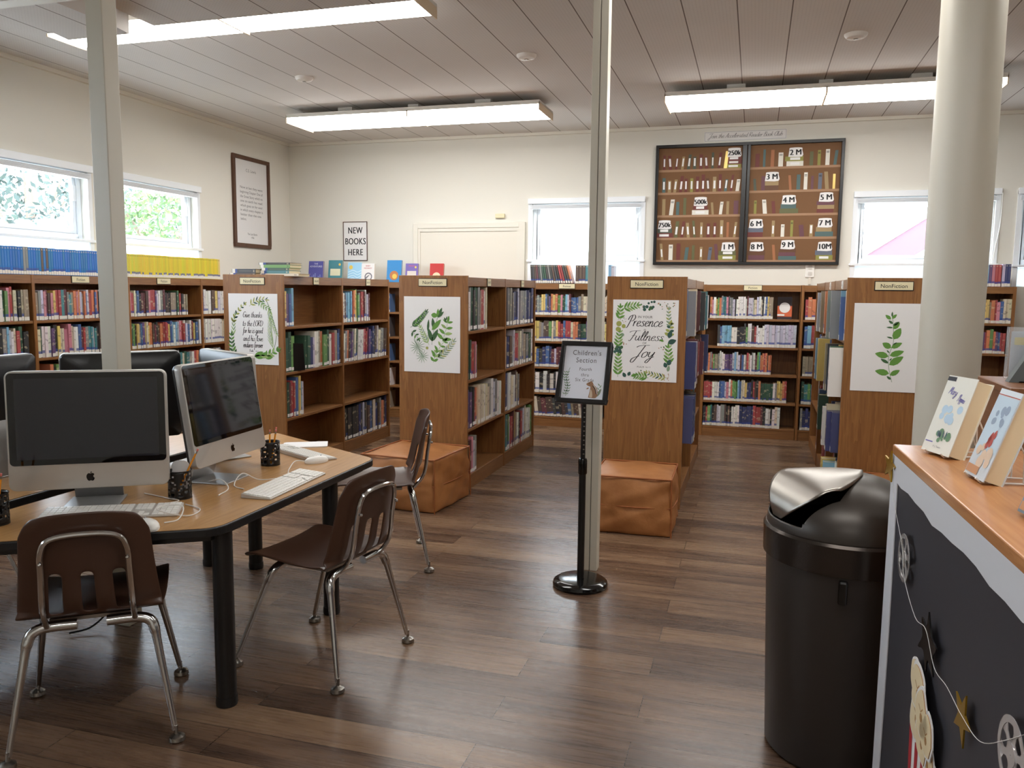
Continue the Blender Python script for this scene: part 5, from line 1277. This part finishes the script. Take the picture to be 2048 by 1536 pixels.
def reel(cx, cz, r, name):
    m = MB(); n = 40
    out = [(cx+r*math.cos(2*PI*i/n), cz+r*math.sin(2*PI*i/n)) for i in range(n)]
    # disc with five round windows: rim ring, hub, five spokes
    def ringf(r0, r1):
        a = [(cx+r0*math.cos(2*PI*i/n), -.004, cz+r0*math.sin(2*PI*i/n)) for i in range(n)]; b = [(cx+r1*math.cos(2*PI*i/n), -.004, cz+r1*math.sin(2*PI*i/n)) for i in range(n)]
        m.add(a+b, [(i, n+i, n+(i+1) % n, (i+1) % n)[::-1] for i in range(n)])
    ringf(r*.8, r); ringf(.001, r*.3)
    for k in range(6):
        a = 2*PI*k/6+.3; m.ribbon([(cx+r*q*math.cos(a), cz+r*q*math.sin(a)) for q in (.25, .4, .6, .85)], [r*.5, r*.2, r*.2, r*.55], .004)
    o = G(name, m, silver); s = o.modifiers.new('thickness', 'SOLIDIFY'); s.thickness = .0012; return o
reel(*gx(.235, .775), .056, 'film_reel'); reel(*gx(.965, .715), .056, 'film_reel')
m = MB(); cx, cz = gx(.492, .682)
m.slab(smooth_path([(cx-.01, cz+.06), (cx+.02, cz+.02), (cx+.06, cz+.012), (cx+.035, cz-.02), (cx+.05, cz-.05), (cx+.005, cz-.035), (cx-.005, cz-.065), (cx-.03, cz-.03), (cx-.075, cz-.04), (cx-.045, cz-.005), (cx-.06, cz+.03), (cx-.02, cz+.025), (cx-.01, cz+.06)], 3)[:-1], -.006, -.003)
G('black_film_star', m, mat('black_foil', (14, 13, 14), .25))
def star(cx, cz, r, rot=0.0): return [(cx+(r if i % 2 == 0 else r*.42)*math.sin(PI*i/5+rot), cz+(r if i % 2 == 0 else r*.42)*math.cos(PI*i/5+rot)) for i in range(10)][::-1]
G('gold_star', MB().slab(star(*gx(.735, .65), .05, .3), -.006, -.003), gold)
tag(MB().slab(star(0, 0, .042, .2), -.004, 0).build('gold_star', gold, loc=on_front(.012, .945, .004), rot=(0, 0, CRZ+.12)), 'gold foil star fixed at the far top corner of the counter', 'star')
pc = empty('popcorn_cutout', on_front(.49, .31, .004), CRZ, 'paper popcorn box cutout stuck low on the counter front', 'cutout')
kern = mat('popcorn_cream', (226, 206, 166), .7); kern2 = mat('popcorn_toast', (172, 128, 78), .7)
for i, (x, z, r) in enumerate(((-.075, .265, .035), (-.035, .25, .05), (.015, .225, .045), (-.045, .19, .05), (.02, .17, .045), (.06, .2, .04), (.06, .15, .04))):
    rr = random.Random(i); d = .003*(i % 3)
    out = smooth_path([(x+r*(1+rr.uniform(-.22, .22))*math.cos(a), z+r*(1+rr.uniform(-.22, .22))*math.sin(a)) for a in [2*PI*j/8 for j in range(8)]], 3); out = out+[out[0]]
    m = MB().slab([(x+(p-x)*1.16, z+(q-z)*1.16) for p, q in out[:-1]], -.0055-d, -.0035-d, 2); m.slab(out[:-1], -.007-d, -.004-d, 1, 0); m.disc(x+.004, z-.006, r*.22, .0074+d, 1, 7); m.ribbon([(x-r*.4, z+r*.3), (x, z+r*.1), (x+r*.3, z+r*.35)], r*.08, .0074+d, 1); m.build('kernel', [kern, kern2, white_paper], pc)
bx = MB().slab([(-.075, -.18), (.075, -.18), (.105, .16), (-.105, .16)], -.003, 0)
bo = bx.build('striped_box', white_paper, pc)
for k in range(4):
    a, b = -1+.5*k, -1+.5*k+.25; MB().poly([(.075*a, -.18), (.075*b, -.18), (.105*b, .16), (.105*a, .16)], .0036).build('red_stripe', mat('popcorn_red', (170, 36, 44), .6), bo)

# books on the counter
def paperback(loc, rz, w, h, t, rgb, label, art, tilt=-.325):
    o = display_book(loc, w, h, rgb, label, art, rz, t, tilt, 'paperbacks standing on the counter'); return o
def art_a(m, w, h):
    script(m, 'Mary', -w*.16, h*.76, h*.048, .0006, 0, .3, .16, .9, rot=-.08); script(m, 'Poppins', w*.2, h*.69, h*.04, .0006, 0, .3, .16, .62, rot=-.22)
    m.poly([(-w*.5, h*.93), (-w*.2, h*.93), (-w*.2, h*.985), (-w*.5, h*.985)], .0005, 1)
    r_ = random.Random(2)
    for i in range(9): m.disc(r_.uniform(-.25, .3)*w, h*r_.uniform(.36, .6), w*r_.uniform(.06, .12), .0004+.00002*i, 2)
    for i in range(12): m.disc(r_.uniform(-.2, .3)*w, h*r_.uniform(.15, .28), w*r_.uniform(.03, .08), .0008+.00002*i, 3)
    for i in range(6): m.leaf(r_.uniform(-.15, .3)*w, h*.2, h*.1, w*.05, R(r_.uniform(60, 120)), .0011, 4)
    text(m, 'P. L. Travers', 0, h*.07, h*.032, .0006, 5, .9)
    m.poly([(-w*.46, h*.12), (-w*.2, h*.12), (-w*.2, h*.135), (-w*.46, h*.135)], .0005, 0)
    return [mat('ink_violet', (110, 104, 170), .6), mat('ink_dark', (44, 44, 52), .6), mat('wash_sky', (186, 210, 226), .7), mat('wash_green', (110, 146, 110), .7), mat('wash_dark', (84, 104, 110), .7), ink_grey]
def art_b(m, w, h):
    m.poly([(-w*.48, h*.3), (w*.48, h*.3), (w*.48, h*.92), (-w*.48, h*.92)], .0004, 0); m.poly([(-w*.5, h*.93), (w*.5, h*.93), (w*.5, h*.94), (-w*.5, h*.94)], .0005, 2)
    r_ = random.Random(4)
    for i in range(10): m.disc(r_.uniform(-.3, .25)*w, h*r_.uniform(.62, .82), w*r_.uniform(.05, .11), .0006+.00002*i, 1)
    for i in range(9): m.disc(r_.uniform(-.3, .3)*w, h*r_.uniform(.15, .38), w*r_.uniform(.08, .16), .0008+.00002*i, 3)
    for i in range(5): m.leaf(r_.uniform(-.1, .2)*w, h*(.32+.03*i), h*.12, w*.14, R(80), .0011, 2)
    m.poly([(-w*.46, h*.03), (w*.1, h*.03), (w*.1, h*.12), (-w*.46, h*.12)], .0012, 4)
    return [mat('wash_pale_blue', (196, 214, 226), .7), mat('wash_grey_blue', (150, 166, 186), .7), mat('wash_red', (186, 84, 74), .7), mat('wash_sand', (222, 196, 170), .7), mat('wash_orange', (196, 142, 100), .7)]
def easel(loc, rz, label):
    t = empty('book_easel', loc, rz, label, 'easel', 'white wire book easels')
    MB().tube([(-.03, -.03, .012), (-.03, -.02, .003), (-.03, .06, .003), (-.025, .058, .115), (.025, .058, .115), (.03, .06, .003), (.03, -.02, .003), (.03, -.03, .012)], .0022, 8).build('wire_frame', cable_w, t)
    for s in (-1, 1): MB().tube([(s*.03, .0, .003), (s*.026, .105, .003), (s*.026, .0585, .1)], .002, 8).build('wire_strut', cable_w, t)
paperback((.422, 2.105, 1.008), R(-67.8), .105, .19, .042, (226, 224, 212), 'white paperback with violet script title, first on the counter', art_a)
paperback((.447, 1.852, 1.008), R(-83.6), .102, .19, .038, (206, 214, 220), 'pale blue paperback second on the counter', art_b)
paperback((.462, 1.53, 1.008), R(-80), .1, .17, .03, (120, 136, 150), 'grey-blue paperback at the right picture edge on the counter', art_b)
easel((.445, 2.115, 1.0), R(-67.8), 'white wire easel behind the first counter paperback'); easel((.47, 1.855, 1.0), R(-83.6), 'white wire easel behind the second counter paperback')

# desk behind the counter with a brochure holder and a grey easel
dk = empty('desk_cabinet', (.76, 2.80, 0), 0, 'wooden desk cabinet behind the counter, right of the round column', 'cabinet')
MB().box(0.01, 1.6, .01, .38, 0, 1.075).build('cabinet_body', tier_wood, dk)
MB().box(0, 1.62, 0, .39, 1.075, 1.1).build('top', tier_wood, dk, bevel=.003)
bh = empty('brochure_holder', (.905, 3.11, 1.1), R(-4), 'clear plastic brochure holder with yellow sheet on the desk', 'holder')
def clear_mat():
    m = bpy.data.materials.new('clear_acrylic'); m.use_nodes = True; t = m.node_tree
    b = t.nodes['Principled BSDF']; b.inputs['Base Color'].default_value = (.85, .88, .9, 1); b.inputs['Roughness'].default_value = .1; b.inputs['Alpha'].default_value = .22
    return m
MB().box(-.08, .08, -.002, 0, 0, .175).box(-.08, -.078, 0, .03, 0, .175).box(.078, .08, 0, .03, 0, .175).box(-.08, .08, 0, .03, 0, .003).build('holder_shell', clear_mat(), bh)
MB().box(-.07, .07, .004, .008, .004, .16).build('leaflet', mat('leaflet_grey', (176, 180, 186), .6), bh)
MB().box(-.06, .07, .0025, .004, .115, .14).build('yellow_strip', mat('leaflet_yellow', (216, 196, 96), .6), bh)
ge = empty('display_easel', (.93, 3.0, 1.1), R(0), 'dark grey slanted display stand at the right edge of the desk', 'stand')
m = MB(); m.slab([(-.13, 0), (.2, 0), (.2, .22), (-.01, .22)], -.02, .02); m.build('slanted_panel', mat('stand_grey', (92, 98, 98), .5), ge)
MB().box(-.1, .2, -.02, .1, 0, .004).build('foot', mat('stand_grey'), ge)

# ------------------------------------------------------------------ outside the windows
struct(MB().box(-40, 40, -30, 45, -.6, -.15).build('ground', mat('ground_pale', (196, 194, 188), .8)))
def tree(x, y, r, hz, label, cols, n=1500, trunk=.12):
    t = empty('tree', (x, y, -.15), 0, label, 'tree', 'trees outside the left windows'); rr = random.Random(int(abs(x*31+y*17)))
    m = MB()
    for _ in range(n):
        a, b = rr.uniform(0, 2*PI), math.acos(rr.uniform(-1, 1)); q = r*rr.uniform(.25, 1)**.5*(1+.25*math.sin(3*a)*math.sin(2*b))
        p = Vector((q*math.sin(b)*math.cos(a), q*math.sin(b)*math.sin(a), hz+.85*q*math.cos(b))); s = rr.uniform(.035, .085)
        u = Vector((rr.uniform(-1, 1), rr.uniform(-1, 1), rr.uniform(-1, 1))).normalized()*s; v = u.orthogonal().normalized()*s*.45
        m.add([p-u, p-v, p+u, p+v], [(0, 1, 2, 3)], rr.randrange(len(cols)))
    m.build('crown', cols, t)
    m = MB(); m.tube(smooth_path([(0, 0, 0), (.05, .02, hz*.5), (-.05, .1, hz)], 4), trunk, 8)
    for k in range(6):
        a = k*1.1; m.tube([(0, 0, hz*.55), (r*.4*math.cos(a), r*.4*math.sin(a), hz*.9), (r*.7*math.cos(a), r*.7*math.sin(a), hz*1.15)], [trunk*.5, trunk*.3, trunk*.12], 6)
    m.build('trunk', mat('bark', (120, 104, 92), .9), t)
lg = [mat('foliage_%d' % i, c, .7) for i, c in enumerate(((104, 132, 84), (130, 150, 96), (84, 112, 76)))]; dg = [mat('foliage_dark_%d' % i, c, .7) for i, c in enumerate(((60, 76, 68), (84, 98, 94), (46, 62, 58)))]
tree(-10.4, 13.1, 1.7, 2.6, 'light green bushy tree outside the left window nearest the corner', lg, 7000)
tree(-9.3, 14.2, .75, 1.9, 'bright yellow-green shrub low at the right of the left window', lg, 2200)
tree(-14.5, 19.0, 2.3, 4.2, 'dark grey-green tree behind the light green one', dg, 4200)
tree(-10.2, 9.55, 1.5, 3.3, 'sparse dark-leaved tree outside the left window by the blue volumes', dg, 2200, .045)
og = empty('outbuilding', (-15.5, 13.2, -.15), 0, 'low white building roof outside the left window', 'building')
MB().box(-1.5, 1.5, -3.6, 3.0, 0, 2.75).build('wall', mat('white_stucco', (238, 236, 232), .8), og)
MB().prism([(-1.9, -4.0), (1.9, -4.0), (1.9, 3.3), (-1.9, 3.3)], 2.75, 2.9).build('roof', mat('pale_roof', (214, 206, 196), .8), og)
nbld = empty('neighbour_building', (-2, 13.5, -.15), 0, 'white building wall outside the central back window', 'building')
MB().box(-5, 3.2, 0, 3, 0, 4.5).build('wall', mat('white_stucco'), nbld)
for x, z in ((-.3, 2.0), (.8, 2.0), (.25, 2.55)): MB().box(x, x+.75, -.03, 0, z, z+.28).build('vent_panel', mat('white_panel', (226, 228, 230), .7), nbld)
stc = empty('outdoor_stair', (1.2, 11.0, 0), 0, 'white outdoor staircase rising to the right outside the right back window', 'stair')
sl = (2.334-1.847)/(1.981-1.261)
def beam(z0, th, d0, d1, x0=-1.2, x1=2.6): return MB().slab([(x0, z0+x0*sl), (x1, z0+x1*sl), (x1, z0+x1*sl+th), (x0, z0+x0*sl+th)], d0, d1)
beam(1.80, .12, 0, .25).build('stringer', mat('stair_white', (236, 238, 240), .6), stc)
beam(1.42, .375, .03, .05).build('side_panel', mat('stair_rose', (112, 82, 94), .6), stc)
beam(1.36, .06, -.05, .1).build('lower_rail', mat('stair_white'), stc)
beam(2.08, .03, .05, .08).build('hand_rail', mat('stair_rail', (104, 110, 116), .5), stc)
beam(2.38, .03, .05, .08).build('hand_rail', mat('stair_rail'), stc)
MB().box(.78, .82, .05, .09, 1.9, 3.4).build('rail_post', mat('stair_rail'), stc)
MB().box(-1.2, 2.6, .9, 1.0, -.15, 1.72).build('back_wall', mat('sage_wall', (70, 92, 92), .8), stc)
